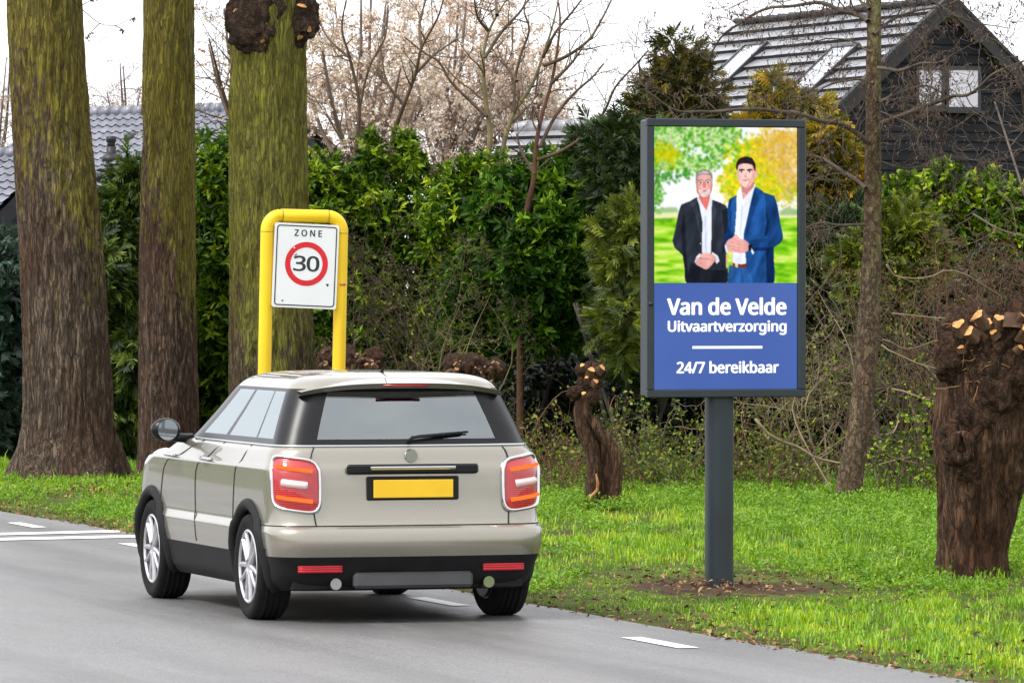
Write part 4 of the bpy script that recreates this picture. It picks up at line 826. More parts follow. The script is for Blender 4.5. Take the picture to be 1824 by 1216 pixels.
    side = np.empty((nz - 1, npz), dtype=object); jj = np.arange(npz); jm = np.where(jj < half, jj, npz - 1 - jj)
    zmid = (zg[:-1] + zg[1:]) / 2
    cls = np.zeros((nz - 1, npz), int)                    # 0 pillar, 1 rear glass, 2 side glass, 3 windscreen, 4 roof
    for i, z in enumerate(zmid):
        if z > 1.467: cls[i] = 4; continue
        if z < 1.15 or z > 1.445: continue
        for j in range(npz):
            q = jm[j]
            if q < NRr - 1: cls[i, j] = 1
            elif NRr + NC + 1 <= q < NRr + NC + NS - 2:
                f = q - NRr - NC
                if not (10 <= f <= 10 or 27 <= f <= 28): cls[i, j] = 2
            elif q >= NRr + NC + NS + 2: cls[i, j] = 3
    cab = MB(); cab.add(Vg, quads(nz, npz, cls == 0)); cabin = cab.build('pillars', gloss, T, rel=False, sharp=38)
    rf = MB(); rf.add(Vg, [quads(nz, npz, cls == 4), np.array([[(nz - 1) * npz + q for q in range(npz)]])]); roof = rf.build('roof', paint_, T, rel=False, sharp=60)
    gm, nt, b = newmat('car_glass'); nt.nodes.remove(b); gl = nt.nodes.new('ShaderNodeBsdfGlossy'); gl.inputs['Roughness'].default_value = .03; gl.inputs['Color'].default_value = (.86, .93, .93, 1)
    tr = nt.nodes.new('ShaderNodeBsdfTransparent'); tr.inputs[0].default_value = (.50, .56, .56, 1); lw = nt.nodes.new('ShaderNodeFresnel'); lw.inputs[0].default_value = 1.5
    ms = nt.nodes.new('ShaderNodeMixShader'); nt.links.new(math_(nt, 'ADD', math_(nt, 'MULTIPLY', lw.outputs[0], 1.3), .20, True), ms.inputs[0]); nt.links.new(tr.outputs[0], ms.inputs[1]); nt.links.new(gl.outputs[0], ms.inputs[2]); nt.links.new(ms.outputs[0], nt.nodes['Material Output'].inputs[0])
    for c, nm in ((1, 'rear_window'), (3, 'windscreen')):
        g_ = MB(); g_.add(Vg, quads(nz, npz, cls == c)); g_.build(nm, gm, T, rel=False)
    left = (jj >= half)[None] & (cls == 2); fr_ = (jm - NRr - NC > 10)[None]; fr2 = (jm - NRr - NC > 28)[None]
    for sd in (left, (cls == 2) & ~(jj >= half)[None]):
        for part in (sd & ~fr_, sd & fr_ & ~fr2, sd & fr2):
            g_ = MB(); g_.add(Vg, quads(nz, npz, part)); g_.build('side_window', gm, T, rel=False)
    # rear spoiler over the window
    sp = MB(); n_ = 19; xs = np.linspace(-.66, .66, n_); top = []; bot = []; edge = []
    for x in xs:
        w = abs(x) / .66; yb = -.545 + .10 * w ** 2; top.append((x, -.30 + .12 * w ** 3, 1.535 - .075 * w ** 3)); edge.append((x, yb, 1.500 - .055 * w ** 3)); bot.append((x, yb + .035, 1.468 - .05 * w ** 3))
    und = [(x, -.42 + .05 * (abs(x) / .66) ** 2, 1.46 - .045 * (abs(x) / .66) ** 3) for x in xs]; V = np.array(top + edge + bot + und); i = np.arange(n_ - 1)
    sp.add(V, np.vstack([np.stack([i + a * n_, i + 1 + a * n_, i + 1 + (a + 1) * n_, i + (a + 1) * n_], 1) for a in range(3)])); spo = sp.build('spoiler', paint_, T, rel=False, sharp=35)
    bl = MB(); box(bl, (0, -.540, 1.485), (.30, .012, .014)); bl.build('brake_light', plain('red_lens_dark', (.30, .01, .01), .2), spo, rel=False)
    # trim: chrome belt strip, seams, arches, rails
    tr_ = MB(); h = low(1.107); q = full(1.109, h); q = q[np.r_[len(q) - (NRr + NC + NS):len(q), 0:NRr + NC + NS + 1]]; q = q * np.array([1.004, 1.0, 1]) + [0, -.003, 0]; tube(tr_, q, .009, 6); tr_.build('belt_strip', chrome, T, rel=False)
    def seam_line(zs_, idx, sgn):
        pts = []; sm = MB()
        for z, f in zip(zs_, idx): h = low(z); q = NRr + NC + f; j = int(q); u = q - j; p = h[j] * (1 - u) + h[j + 1] * u; pts.append((sgn * (p[0] + .0005), p[1], z))
        tube(sm, pts, .0042, 4); sm.build('panel_gap', seam, body, rel=False)
    for sgn in (-1, 1):
        seam_line(np.linspace(.46, 1.10, 14), np.linspace(12.5, 10.5, 14), sgn); seam_line(np.linspace(.44, 1.10, 14), np.linspace(25.0, 25.5, 14), sgn); seam_line(np.linspace(.44, 1.10, 14), np.linspace(38.5, 37.0, 14), sgn)
    pts = []
    for z in np.linspace(.615, 1.10, 20): h = low(z); pts.append((h[NRr - 1][0] + .035 * math.sin((z - .6) * 3), h[NRr - 1][1] - .0035 + .004, z))
    for sgn in (-1, 1): sm = MB(); tube(sm, np.array(pts) * [sgn, 1, 1] - [0, .004, 0], .0042, 4); sm.build('panel_gap', seam, body, rel=False)
    sm = MB(); hq = low(.612); tube(sm, full(.612, hq)[np.r_[-(NRr + NC + 2):0, 0:NRr + NC + 3]] + [0, -.001, 0], .005, 4); sm.build('panel_gap', seam, body, rel=False)
    for sgn in (-1, 1):
        for yc in (0, WB):
            ar = MB()
            th = np.linspace(-.32, math.pi + .32, 34); pts = []
            for a in th:
                y = yc + .395 * math.cos(a); z = max(.21, WR + .395 * math.sin(a)); pts.append((sgn * (float(pchip(Zk, HW, max(z, .21))) - .008), y, z))
            tube(ar, pts, .040, 10); ar.build('wheel_arch', clad, T, rel=False)
    an = MB(); tube(an, [(0, .02, 1.56), (0, -.04, 1.595), (0, -.12, 1.64)], [.012, .005, .003], 6); an.build('antenna', clad, T, rel=False)
    # lamps
    def surf(s_, z):
        h = low(z); dd = np.concatenate([[0], np.cumsum(np.linalg.norm(np.diff(h, axis=0), axis=1))]); p = np.array([np.interp(s_, dd, h[:, 0]), np.interp(s_, dd, h[:, 1])]); e = .004
        p2 = np.array([np.interp(s_ + e, dd, h[:, 0]), np.interp(s_ + e, dd, h[:, 1])]); p1 = np.array([np.interp(s_ - e, dd, h[:, 0]), np.interp(s_ - e, dd, h[:, 1])]); t = unit(p2 - p1); return p, np.array([t[1], -t[0]])
    SC, ZC_, SW, ZH = .755, .875, .150, .158
    def lp(a, r, off, sgn):
        ex = .42; c, s__ = math.cos(a), math.sin(a); u = np.sign(c) * abs(c) ** ex; v = np.sign(s__) * abs(s__) ** ex; s_ = SC + SW * r * u; z = ZC_ + ZH * r * v + .02 * r * u; p, nn = surf(s_, z); p = p + nn * off; return (sgn * p[0], p[1], z)
    red_l, nt, b = newmat('red_lens'); b.inputs['Base Color'].default_value = (.42, .012, .014, 1); b.inputs['Roughness'].default_value = .12; b.inputs['Coat Weight'].default_value = 1.0; wv = nd(nt, 'TexWave', {'bands_direction': 'Z'}, Vector=coords(nt), Scale=26.0); bump(nt, b, wv.outputs['Fac'], .25, .004)
    pale = plain('reversing_lens', (.72, .55, .53), .12, var=.1, coat=1); lit = emis('tail_light_glow', (1.0, .16, .03), 1.5)
    for sgn in (-1, 1):
        al = np.linspace(0, 2 * math.pi, 56, endpoint=False); rm = MB()
        prof = [(1.12, -.004), (1.115, .016), (1.06, .024), (1.0, .022), (.98, .006)]; V = [lp(a, r, o, sgn) for r, o in prof for a in al]; n = len(al); i = np.arange(len(prof) - 1)[:, None] * n; j = np.arange(n)[None]; k = (j + 1) % n
        rm.add(V, np.stack([i + j, i + k, i + n + k, i + n + j], -1).reshape(-1, 4)); 
        ln = MB(); rs = [(1.0, .010), (.8, .018), (.55, .022), (.28, .024), (.02, .024)]; V = [lp(a, r, o, sgn) for r, o in rs for a in al]; i = np.arange(len(rs) - 1)[:, None] * n
        ln.add(V, np.stack([i + j, i + k, i + n + k, i + n + j], -1).reshape(-1, 4)); lamp = ln.build('tail_light', red_l, T, rel=False); rm.build('chrome_rim', chrome, lamp, rel=False)
        for vv in (.60, -.60):
            gb = MB(); pts = []
            for u in np.linspace(-.72, .72, 14): s_ = SC + SW * u; z = ZC_ + ZH * vv + .02 * u; p, nn = surf(s_, z); p = p + nn * .026; pts.append((sgn * p[0], p[1], z))
            tube(gb, pts, .0125, 8); gb.build('light_bar', lit, lamp, rel=False)
        wb_ = MB(); pts = []
        for u in np.linspace(-.5, .5, 10): s_ = SC + SW * u; z = ZC_ + .02 * u; p, nn = surf(s_, z); p = p + nn * .017; pts.append((sgn * p[0], p[1], z))
        tube(wb_, pts, .026, 10); wb_.build('reversing_light', pale, lamp, rel=False)
    # tailgate recess, plate, handle, badge, wiper
    yz = lambda z: float(pchip(Zk, YR, z))
    hb = MB(); box(hb, (0, yz(.955) - .012, .965), (.86, .03, .062), bev=.012); box(hb, (0, yz(.83) - .004, .845), (.60, .02, .150), bev=.008); hnd = hb.build('number_plate_recess', gloss, T, rel=False, sharp=30)
    hc = MB(); box(hc, (0, yz(.955) - .03, .972), (.56, .016, .020), bev=.006); hc.build('tailgate_handle', chrome, T, rel=False, sharp=30)
    np_ = MB(); box(np_, (0, yz(.83) - .019, .842), (.52, .008, .112), bev=.003); np_.build('number_plate', plain('plate_yellow', (.82, .50, .012), .4, var=.05), T, rel=False, sharp=30)
    bd = MB(); tube(bd, [(0, yz(1.04) - .002, 1.045), (0, yz(1.04) - .016, 1.045)], [.045, .040], 24); bd.build('badge', chrome, T, rel=False, sharp=30)
    wp = MB(); tube(wp, [(0, -.618, 1.135), (.02, -.612, 1.16), (.36, -.580, 1.185)], [.016, .010, .006], 6); tube(wp, [(.06, -.588, 1.168), (.40, -.574, 1.192)], .007, 4); wp.build('wiper', clad, T, rel=False)
    # bumper details
    rfm = plain('reflector_red', (.50, .012, .02), .25)
    for sgn in (-1, 1):
        pts = []; rf_ = MB()
        for s_ in np.linspace(.46, .74, 9):
            h = low(.345); dd = np.concatenate([[0], np.cumsum(np.linalg.norm(np.diff(h, axis=0), axis=1))]); p = (np.interp(s_, dd, h[:, 0]), np.interp(s_, dd, h[:, 1])); pts.append((sgn * p[0], p[1] - .004, .345))
        for o in (-.014, 0, .014): tube(rf_, np.array(pts) + [0, 0, o], .012, 6)
        rf_.build('reflector', rfm, T, rel=False)
    df = MB(); box(df, (0, -.70, .27), (.78, .06, .10), bev=.02); df.build('diffuser', plain('diffuser_grey', (.06, .06, .062), .4), T, rel=False, sharp=30)
    for x in (-.50, .50): ex_ = MB(); tube(ex_, [(x, -.70, .25), (x, -.45, .25)], .036, 18); ex_.build('exhaust', chrome, T, rel=False, sharp=40)
    fl = MB(); tube(fl, [(.877, -.02 + .30, .93), (.900, -.02 + .30, .93)], .085, 26); fl.build('fuel_cap', paint_, T, rel=False, sharp=40)
    for sgn in (-1, 1):
        for yy in (1.05, 2.02):
            hd = MB(); pts = [(sgn * .885, yy - .10, .985), (sgn * .915, yy - .08, .988), (sgn * .915, yy + .07, .990), (sgn * .885, yy + .09, .990)]; tube(hd, smooth_path(pts, 4), .013, 8); hd.build('door_handle', chrome, T, rel=False)
        mr = MB(); knob(mr, (sgn * .99, 1.78, 1.16), .10, 2, 28, .01, 2, 0, (1.0, .62, .78)); tube(mr, [(sgn * .80, 1.82, 1.10), (sgn * .96, 1.80, 1.11)], [.035, .028], 10); mo = mr.build('wing_mirror', gloss, T, rel=False)
        mg = MB(); tube(mg, [(sgn * .99, 1.72, 1.16), (sgn * .99, 1.716, 1.16)], .068, 24); mg.build('mirror_glass', plain('mirror_silver', (.35, .37, .38), .05, 1.0, var=.02), mo, rel=False, sharp=40)
    # wheels
    tyre = plain('tyre_rubber', (.010, .010, .010), .85, var=.3, scale=30, bmp=.25, spec=.2); rimm = plain('alloy', (.62, .62, .64), .28, .85, var=.06); disc = plain('brake_disc', (.20, .19, .19), .4, .9)
    for sgn in (-1, 1):
        for yc in (0, WB):
            xo = sgn * .885; tm = MB(); pr = [(.0, .225), (.0, .245), (-.012, .27), (-.016, .300), (-.006, .322), (.012, .333), (.035, .3355), (.165, .3355), (.19, .330), (.208, .31), (.210, .27), (.20, .225)]; n = 72; th = np.linspace(0, 2 * math.pi, n, endpoint=False)
            V = np.array([[(xo - sgn * a, yc + r * math.cos(t), WR + r * math.sin(t)) for t in th] for a, r in pr]).reshape(-1, 3); m_ = len(pr); i = np.arange(m_)[:, None] * n; i2 = ((np.arange(m_) + 1) % m_)[:, None] * n; j = np.arange(n)[None]; k = (j + 1) % n
            tm.add(V, np.stack([i + j, i + k, i2 + k, i2 + j], -1).reshape(-1, 4))
            for q in range(4):                     # tread grooves stand between raised ribs
                xx = xo - sgn * (.045 + .036 * q); pts = [(xx, yc + .3365 * math.cos(t), WR + .3365 * math.sin(t)) for t in np.linspace(0, 2 * math.pi, 73)]; tube(tm, pts, .010, 6, cap=False)
            wh = thing('x', None, None, (0, 0, 0)); bpy.data.objects.remove(wh); to = tm.build('wheel', tyre, T, rel=False, sharp=45)
            rmb = MB(); 
            for a, r0 in ((.006, .226), (.19, .226)): pts = [(xo - sgn * a, yc + r0 * math.cos(t), WR + r0 * math.sin(t)) for t in np.linspace(0, 2 * math.pi, 61)]; tube(rmb, pts, .012, 8, cap=False)
            V = np.array([[(xo - sgn * a, yc + .224 * math.cos(t), WR + .224 * math.sin(t)) for t in th] for a in (.0, .2)]).reshape(-1, 3); rmb.add(V, np.stack([j[0], k[0], n + k[0], n + j[0]], 1))
            for q in range(10):
                a = q * 2 * math.pi / 10 + .1; a2 = a + (.10 if q % 2 else -.10); tube(rmb, [(xo - sgn * .015, yc + .05 * math.cos(a), WR + .05 * math.sin(a)), (xo - sgn * .012, yc + .15 * math.cos((a + a2) / 2), WR + .15 * math.sin((a + a2) / 2)), (xo - sgn * .010, yc + .225 * math.cos(a2), WR + .225 * math.sin(a2))], [.022, .017, .016], 8)
            tube(rmb, [(xo - sgn * .05, yc, WR), (xo - sgn * .006, yc, WR)], .062, 20); rmb.build('rim', rimm, to, rel=False, sharp=40)
            dm = MB(); tube(dm, [(xo - sgn * .10, yc, WR), (xo - sgn * .085, yc, WR)], .15, 32); tube(dm, [(xo - sgn * .22, yc, WR), (xo - sgn * .11, yc, WR)], .215, 32); dm.build('brake_disc', disc, to, rel=False, sharp=40)
    # interior seen through the glass
    inm = plain('seat_cloth', (.030, .030, .034), .9, var=.3, scale=10); im = MB(); box(im, (0, 1.0, .90), (1.45, 2.6, .05)); box(im, (0, -.30, .93), (1.42, .5, .03))
    for x in (-.37, .37):
        for yy, w in ((1.05, .48), (.12, .58)):
            box(im, (x, yy, 1.06), (w, .14, .52), bev=.06, R=Matrix.Rotation(-.2, 3, 'X')); box(im, (x, yy - .07, 1.365 if yy > .5 else 1.33), (.26, .10, .15), bev=.045)
            tube(im, [(x - .05, yy - .06, 1.25), (x - .05, yy - .07, 1.34)], .008, 6); tube(im, [(x + .05, yy - .06, 1.25), (x + .05, yy - .07, 1.34)], .008, 6)
    box(im, (0, 1.95, 1.04), (1.40, .45, .16), bev=.06); im.build('interior', inm, T, rel=False, sharp=40)
    st_ = MB(); tube(st_, [(-.37 + .18 * math.cos(a), 1.62 + .05 * math.sin(a), 1.10 + .17 * math.sin(a)) for a in np.linspace(0, 2 * math.pi, 28)], .015, 8); st_.build('steering_wheel', inm, T, rel=False)
    hlm = plain('headlight_glass', (.6, .62, .64), .1, coat=1)
    for sgn in (-1, 1): hl = MB(); knob(hl, (sgn * .66, 3.12, .86), .15, 4, 30, .0, 2, 0, (.9, .9, .95)); hl.build('headlight', hlm, T, rel=False)
car()

# ------------------------------------------------------------------ foliage generators
def lump_sample(lumps, n, depth=.4, pw=2.0, zmin=.03, jit=.12):
    L = np.array([np.concatenate([np.atleast_1d(c), np.atleast_1d(r)]) for c, r in lumps])
    w = (L[:, 3] * L[:, 5]) ** .9; w /= w.sum(); k = rng.choice(len(L), n, p=w)
    d = rand_unit(n); flip = (d[:, 1] > .35) & (rng.random(n) < .75); d[flip, 1] *= -1
    rr = 1 - depth * rng.random(n) ** pw + jit * rng.normal(size=n) * .5
    p = L[k, :3] + d * L[k, 3:6] * rr[:, None]
    nm = unit(d / L[k, 3:6]); ok = p[:, 2] > zmin
    return p[ok], nm[ok], rr[ok]
def LUMP(px, py, rx, ry, d, ryd=None):
    c = P(px, py, d); k = d / F
    return (c, np.array([rx * k, (ryd if ryd else max(rx, ry) * k), ry * k]))
def sub_lumps(lumps, n, f=(.25, .5), seed=0):
    r_ = np.random.default_rng(seed); out = list(lumps)
    for _ in range(n):
        c, r = lumps[r_.integers(len(lumps))]; d = unit(r_.normal(size=3)); d[1] = -abs(d[1])
        out.append((c + d * r * r_.uniform(.72, 1.0), r * r_.uniform(*f)))
    return out
def laurel(mb, lumps, n, L=(.08, .13), W_=(.03, .05), k=7, depth=.45, rbase=(.12, .78), up=.55, pw=1.6, flush=None):
    p, nm, rr = lump_sample(lumps, n, depth, pw); n = len(p)
    ax = unit(nm + up * np.array([0, 0, 1.0]) + .45 * rng.normal(size=(n, 3)))
    pp = np.repeat(p, k, 0); aa = np.repeat(ax, k, 0); nn = len(pp)
    rad = unit(np.cross(aa, rand_unit(nn)))
    op = rng.random(nn)[:, None] * .9 + .15
    D = unit(aa * (1.25 - op) + rad * op + np.array([0, 0, -.18])); Nn = unit(aa - D * np.sum(aa * D, -1, keepdims=True) + .15 * rng.normal(size=(nn, 3)))
    pp = pp + aa * (rng.random(nn)[:, None] - .6) * .10
    r = np.repeat(rbase[0] + (rbase[1] - rbase[0]) * rng.random(n), k) + .18 * (rng.random(nn) - .5)
    if flush: r = r + np.repeat((rng.random(n) < flush) & (nm[:, 2] > .1) & (rr > .92), k) * .3  # outer upward leaves paler: young growth plus top light put into the colour
    add_leaves(mb, pp, D, Nn, rng.uniform(*L, nn), rng.uniform(*W_, nn), np.clip(r, 0, 1), droop=.18)
def thuja(mb, lumps, n, size=(.16, .3), k=17, depth=.4, rbase=(.1, .8), hang=.45, pw=1.7, wid=.10):
    n = int(n * 1.5); p, nm, rr = lump_sample(lumps, n, depth, pw); n = len(p)
    D = unit(nm * np.array([1, 1, .5]) + np.array([0, 0, .25 - hang]) + .45 * rng.normal(size=(n, 3)))
    Nn = unit(rng.normal(size=(n, 3)) + nm * .6); S = unit(np.cross(D, Nn)); sz = rng.uniform(*size, n)
    j = np.arange(k); a = np.where(j == 0, 0, np.where(j % 2 == 1, 1, -1)) * (.55 + .25 * rng.random((n, k))); pos = np.where(j == 0, .15, (j + 1) // 2 / (k / 2 + 1))
    ln = np.where(j == 0, .95, .62 * (1 - pos * .65))
    pp = p[:, None] + D[:, None] * (pos[None, :, None] * sz[:, None, None] * .9)
    dd = unit(D[:, None] * np.cos(a)[..., None] + S[:, None] * np.sin(a)[..., None] + Nn[:, None] * .2 * rng.normal(size=(n, k, 1)) + np.array([0, 0, -.18]))
    nn = np.repeat(Nn[:, None], k, 1); l = ln[None] * sz[:, None] * (.8 + .4 * rng.random((n, k)))
    r = np.repeat(rbase[0] + (rbase[1] - rbase[0]) * rng.random(n), k) + .15 * (rng.random(n * k) - .5)
    add_leaves(mb, pp.reshape(-1, 3), dd.reshape(-1, 3), nn.reshape(-1, 3), l.ravel(), l.ravel() * wid + .006, np.clip(r, 0, 1), fold=.1)

def wander(start, d, length, n=7, wob=.12, up=0.0, rs=None):
    r_ = rs or rng; pts = [np.array(start, float)]; d = unit(np.array(d, float))
    for _ in range(n):
        d = unit(d + wob * r_.normal(size=3) + np.array([0, 0, up])); pts.append(pts[-1] + d * length / n)
    return np.array(pts)
def twigs(mb, path, rad, n, length, depth, spread=.9, up=.03, wob=.14, start=.25, ends=None, rmin=.0022, m=0, flat=1.0, ratio=.6, kids=3, rnd=.5):
    """grow side branches off a path; ends collects points along the last-level twigs"""
    path = np.asarray(path); N0 = len(path)
    for q in range(n):
        f = start + (1 - start) * (q + rng.random()) / n; i = min(int(f * (N0 - 1)), N0 - 2); u = f * (N0 - 1) - i
        b = path[i] * (1 - u) + path[i + 1] * u; t = unit(path[i + 1] - path[i])
        s_ = rng.normal(size=3); s_ = unit(s_ - t * (s_ @ t)); s_[1] *= flat
        d = unit(t * (1 - spread * .55) + s_ * spread); ln = length * (1.15 - .6 * f) * rng.uniform(.6, 1.2)
        r0 = max(rmin, np.interp(f, np.linspace(0, 1, len(np.atleast_1d(rad))), np.atleast_1d(rad)) * ratio)
        pp = wander(b, d, ln, 6 if depth else 4, wob, up)
        rr = np.linspace(r0, max(rmin * .7, r0 * .3), len(pp))
        tube(mb, pp, rr, 5 if r0 > .012 else 3, cap=False, m=m, rnd=rnd)
        if depth > 0: twigs(mb, pp, rr, kids, ln * .55, depth - 1, spread, up, wob, .2, ends, rmin, m, flat, ratio, kids, rnd)
        elif ends is not None: ends.append(pp[1:])
def traced(pts, d, dj=0.0, n=4):
    """world path of a limb: its own depth, drifting by dj along its length"""
    k = len(pts); return smooth_path([P(x, y, d + dj * i / max(1, k - 1)) for i, (x, y) in enumerate(pts)], n)

# ---- leaf palettes
LM = {
 'laurel': leafmat('laurel_leaf', [(0, (.012, .030, .003)), (.35, (.045, .105, .005)), (.65, (.15, .26, .008)), (1, (.42, .52, .02))], .28, .42, spec=.22),
 'rhodo': leafmat('rhododendron_leaf', [(0, (.008, .024, .004)), (.4, (.034, .10, .007)), (.75, (.12, .26, .011)), (1, (.30, .48, .02))], .28, .42, spec=.25),
 'thuja': leafmat('thuja_spray', [(0, (.008, .020, .003)), (.4, (.028, .060, .005)), (.75, (.085, .14, .009)), (1, (.17, .22, .014))], .2, .55),
 'bluegreen': leafmat('dark_conifer_spray', [(0, (.008, .024, .014)), (.5, (.022, .055, .030)), (1, (.07, .13, .07))], .18, .5),
 'golden': leafmat('golden_conifer_spray', [(0, (.020, .036, .004)), (.3, (.10, .11, .008)), (.65, (.30, .23, .010)), (1, (.56, .34, .015))], .3, .55),
 'yellowgreen': leafmat('yellow_green_conifer_spray', [(0, (.016, .030, .003)), (.4, (.075, .11, .006)), (.75, (.20, .24, .010)), (1, (.36, .38, .018))], .25, .55),
 'dark': leafmat('gap_shade_leaf', [(0, (.006, .014, .004)), (.6, (.012, .032, .007)), (1, (.028, .065, .012))], .1, .5),  # near-black backing leaves, darkness of the gaps put into the colour
 'brownish': leafmat('weathered_conifer_spray', [(0, (.014, .018, .004)), (.4, (.065, .070, .010)), (.7, (.15, .125, .016)), (1, (.28, .18, .02))], .2, .6),
 'bud': leafmat('young_leaf', [(0, (.025, .055, .006)), (.5, (.09, .15, .010)), (1, (.30, .32, .02))], .35, .5),
 'blossom': leafmat('blossom_petal', [(0, (.46, .31, .21)), (.35, (.70, .54, .41)), (.7, (.86, .76, .65)), (1, (.94, .89, .83))], .3, .7),
 'catkin': leafmat('catkin', [(0, (.03, .018, .012)), (.5, (.075, .04, .026)), (1, (.16, .085, .05))], .05, .8),
}
BK = {
 'twig': plain('bare_twig_bark', (.085, .055, .030), .85, var=.45, scale=5),
 'pale_twig': plain('pale_twig_bark', (.24, .175, .11), .85, var=.35, scale=5),
 'red_twig': plain('reddish_twig_bark', (.12, .055, .028), .85, var=.4, scale=5),
 'dark_twig': plain('dark_branch_bark', (.045, .034, .026), .9, var=.4, scale=5),
 'alder': plain('grey_brown_branch_bark', (.085, .062, .045), .85, var=.45, scale=4),
 'olive': plain('olive_branch_bark', (.15, .125, .050), .85, var=.4, scale=4),
 'far_twig': plain('distant_twig_bark', (.20, .145, .12), .9, var=.35, scale=3),
}
def stems(parent, base, top, n, mat, r=.03, spread=.5, name='trunk'):
    mb = MB()
    for _ in range(n):
        a = np.array(base) + np.array([rng.normal() * spread * .3, rng.normal() * .2, 0]); b = np.array(top) + np.array([rng.normal() * spread, rng.normal() * .3, 0])
        pts = smooth_path([a, a * .6 + b * .4 + rng.normal(size=3) * .08, b], 5); tube(mb, pts, np.linspace(r, r * .4, len(pts)), 7)
    return mb.build(name, mat, parent)
def bush(name, label, cat, kind, lumps, n, mat, base, sub=14, seed=0, group=None, ntr=4, tr=.03, core=0, dark=900, lean=None, **kw):
    lean = (1.5 if kind == 'laurel' else .5) if lean is None else lean; zt = max(c[2] for c, r in lumps)
    lumps = [(c + np.array([0, lean * (.75 - max(0, c[2]) / zt), 0]), r) for c, r in lumps]
    b = np.array(base); t = thing(name, label, cat, b, group=group)
    ll = sub_lumps(lumps, sub, seed=seed); mb = MB(); (laurel if kind == 'laurel' else thuja)(mb, ll, n, **kw)
    if dark:                                   # inner leaves coloured darker to stand in for the shade deep inside
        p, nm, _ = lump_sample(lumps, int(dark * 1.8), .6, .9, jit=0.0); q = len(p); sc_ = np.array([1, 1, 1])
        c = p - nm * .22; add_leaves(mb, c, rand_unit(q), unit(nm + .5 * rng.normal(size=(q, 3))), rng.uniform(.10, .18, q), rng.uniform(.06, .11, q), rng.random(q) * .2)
    mb.build('foliage', LM[mat], t)
    cx = np.mean([l[0] for l in lumps], axis=0); stems(t, b + np.array([0, .9, 0]), (cx[0], cx[1] + .9, cx[2] * .8), ntr, BK['dark_twig'], tr)
    return t

# ------------------------------------------------------------------ hedge, shrubs and conifers
bush('dark_conifer', 'dark blue-green bush at the left picture edge behind the thickest trunk', 'bush', 'thuja',
     [LUMP(20, 520, 90, 130, 70), LUMP(-40, 660, 120, 200, 70), LUMP(60, 720, 70, 130, 70)], 2600, 'bluegreen', gz(10, 0, 70), seed=1, size=(.12, .24), hang=.5, rbase=(.05, .9))
bush('thuja_tree', 'feathery green conifer between the thickest trunk and the slimmest trunk', 'conifer', 'thuja',
     [LUMP(215, 420, 62, 90, 69.5), LUMP(210, 560, 75, 150, 69.5), LUMP(240, 330, 34, 50, 69.5), LUMP(225, 720, 80, 130, 69.5)], 3600, 'thuja', gz(215, 0, 69.5), seed=2, size=(.18, .34), hang=.75, rbase=(.1, .95), wid=.11)
bush('laurel_shrub', 'glossy green laurel between the slimmest trunk and the burred trunk', 'shrub', 'laurel',
     [LUMP(380, 420, 70, 130, 71), LUMP(390, 290, 44, 60, 71), LUMP(400, 560, 80, 150, 71), LUMP(370, 700, 80, 120, 71)], 1700, 'laurel', gz(380, 0, 71), seed=3, L=(.10, .16), W_=(.04, .06), flush=.35)
bush('laurel_hedge', 'broad laurel hedge behind the yellow sign with sprigs poking from its top', 'hedge', 'laurel',
     [LUMP(600, 400, 110, 110, 70), LUMP(720, 390, 110, 105, 70), LUMP(840, 400, 110, 110, 69), LUMP(640, 560, 130, 170, 70), LUMP(780, 570, 130, 170, 70), LUMP(565, 330, 60, 60, 70),
      LUMP(665, 285, 26, 52, 70), LUMP(730, 290, 24, 50, 70), LUMP(870, 330, 60, 60, 69), LUMP(820, 320, 40, 40, 69), LUMP(640, 740, 150, 130, 70), LUMP(800, 730, 130, 130, 70)], 7000, 'laurel', gz(700, 0, 70), sub=34, seed=4, ntr=7, dark=2600, flush=.6, L=(.07, .125), W_=(.028, .05))
bush('rhododendron', 'rosette-leaved rhododendron arching out over the twisted stump', 'shrub', 'laurel',
     [LUMP(960, 370, 110, 95, 66), LUMP(900, 480, 100, 110, 66), LUMP(975, 480, 80, 90, 65), LUMP(960, 570, 70, 60, 65), LUMP(1015, 350, 60, 45, 67), LUMP(860, 600, 90, 70, 66), LUMP(1000, 325, 60, 22, 67)], 3400, 'rhodo', gz(930, 0, 66), sub=26, seed=5, ntr=5, dark=1500, flush=.3, L=(.10, .17), W_=(.035, .055), k=8)
bush('thuja_tree', 'tall dark green conifer touching the left side of the lit display', 'conifer', 'thuja',
     [LUMP(1105, 300, 70, 90, 64), LUMP(1120, 470, 60, 110, 63), LUMP(1160, 560, 90, 130, 64), LUMP(1070, 270, 50, 50, 66), LUMP(1220, 420, 110, 200, 65)], 3800, 'thuja', gz(1130, 0, 64), seed=6, size=(.13, .25), hang=.35, rbase=(0, .6), dark=1600)
bush('thuja_sprig', 'bright lime green low conifer beside the lower left of the lit display', 'conifer', 'thuja',
     [LUMP(1105, 430, 34, 70, 61), LUMP(1110, 560, 36, 90, 61), LUMP(1125, 390, 30, 40, 61)], 420, 'yellowgreen', gz(1120, 0, 61), seed=7, size=(.14, .26), hang=.1, rbase=(.15, .75), dark=60, ntr=2)
bush('conifer_tree', 'pointed brownish green conifer rising above the top of the display', 'conifer', 'thuja',
     [LUMP(1215, 170, 70, 60, 72), LUMP(1210, 110, 36, 50, 72), LUMP(1215, 240, 95, 60, 72), LUMP(1190, 200, 60, 50, 72), LUMP(1220, 350, 100, 90, 72)], 1500, 'brownish', gz(1215, 0, 72), seed=8, size=(.14, .28), hang=.05, rbase=(.05, .85), dark=300, sub=26)
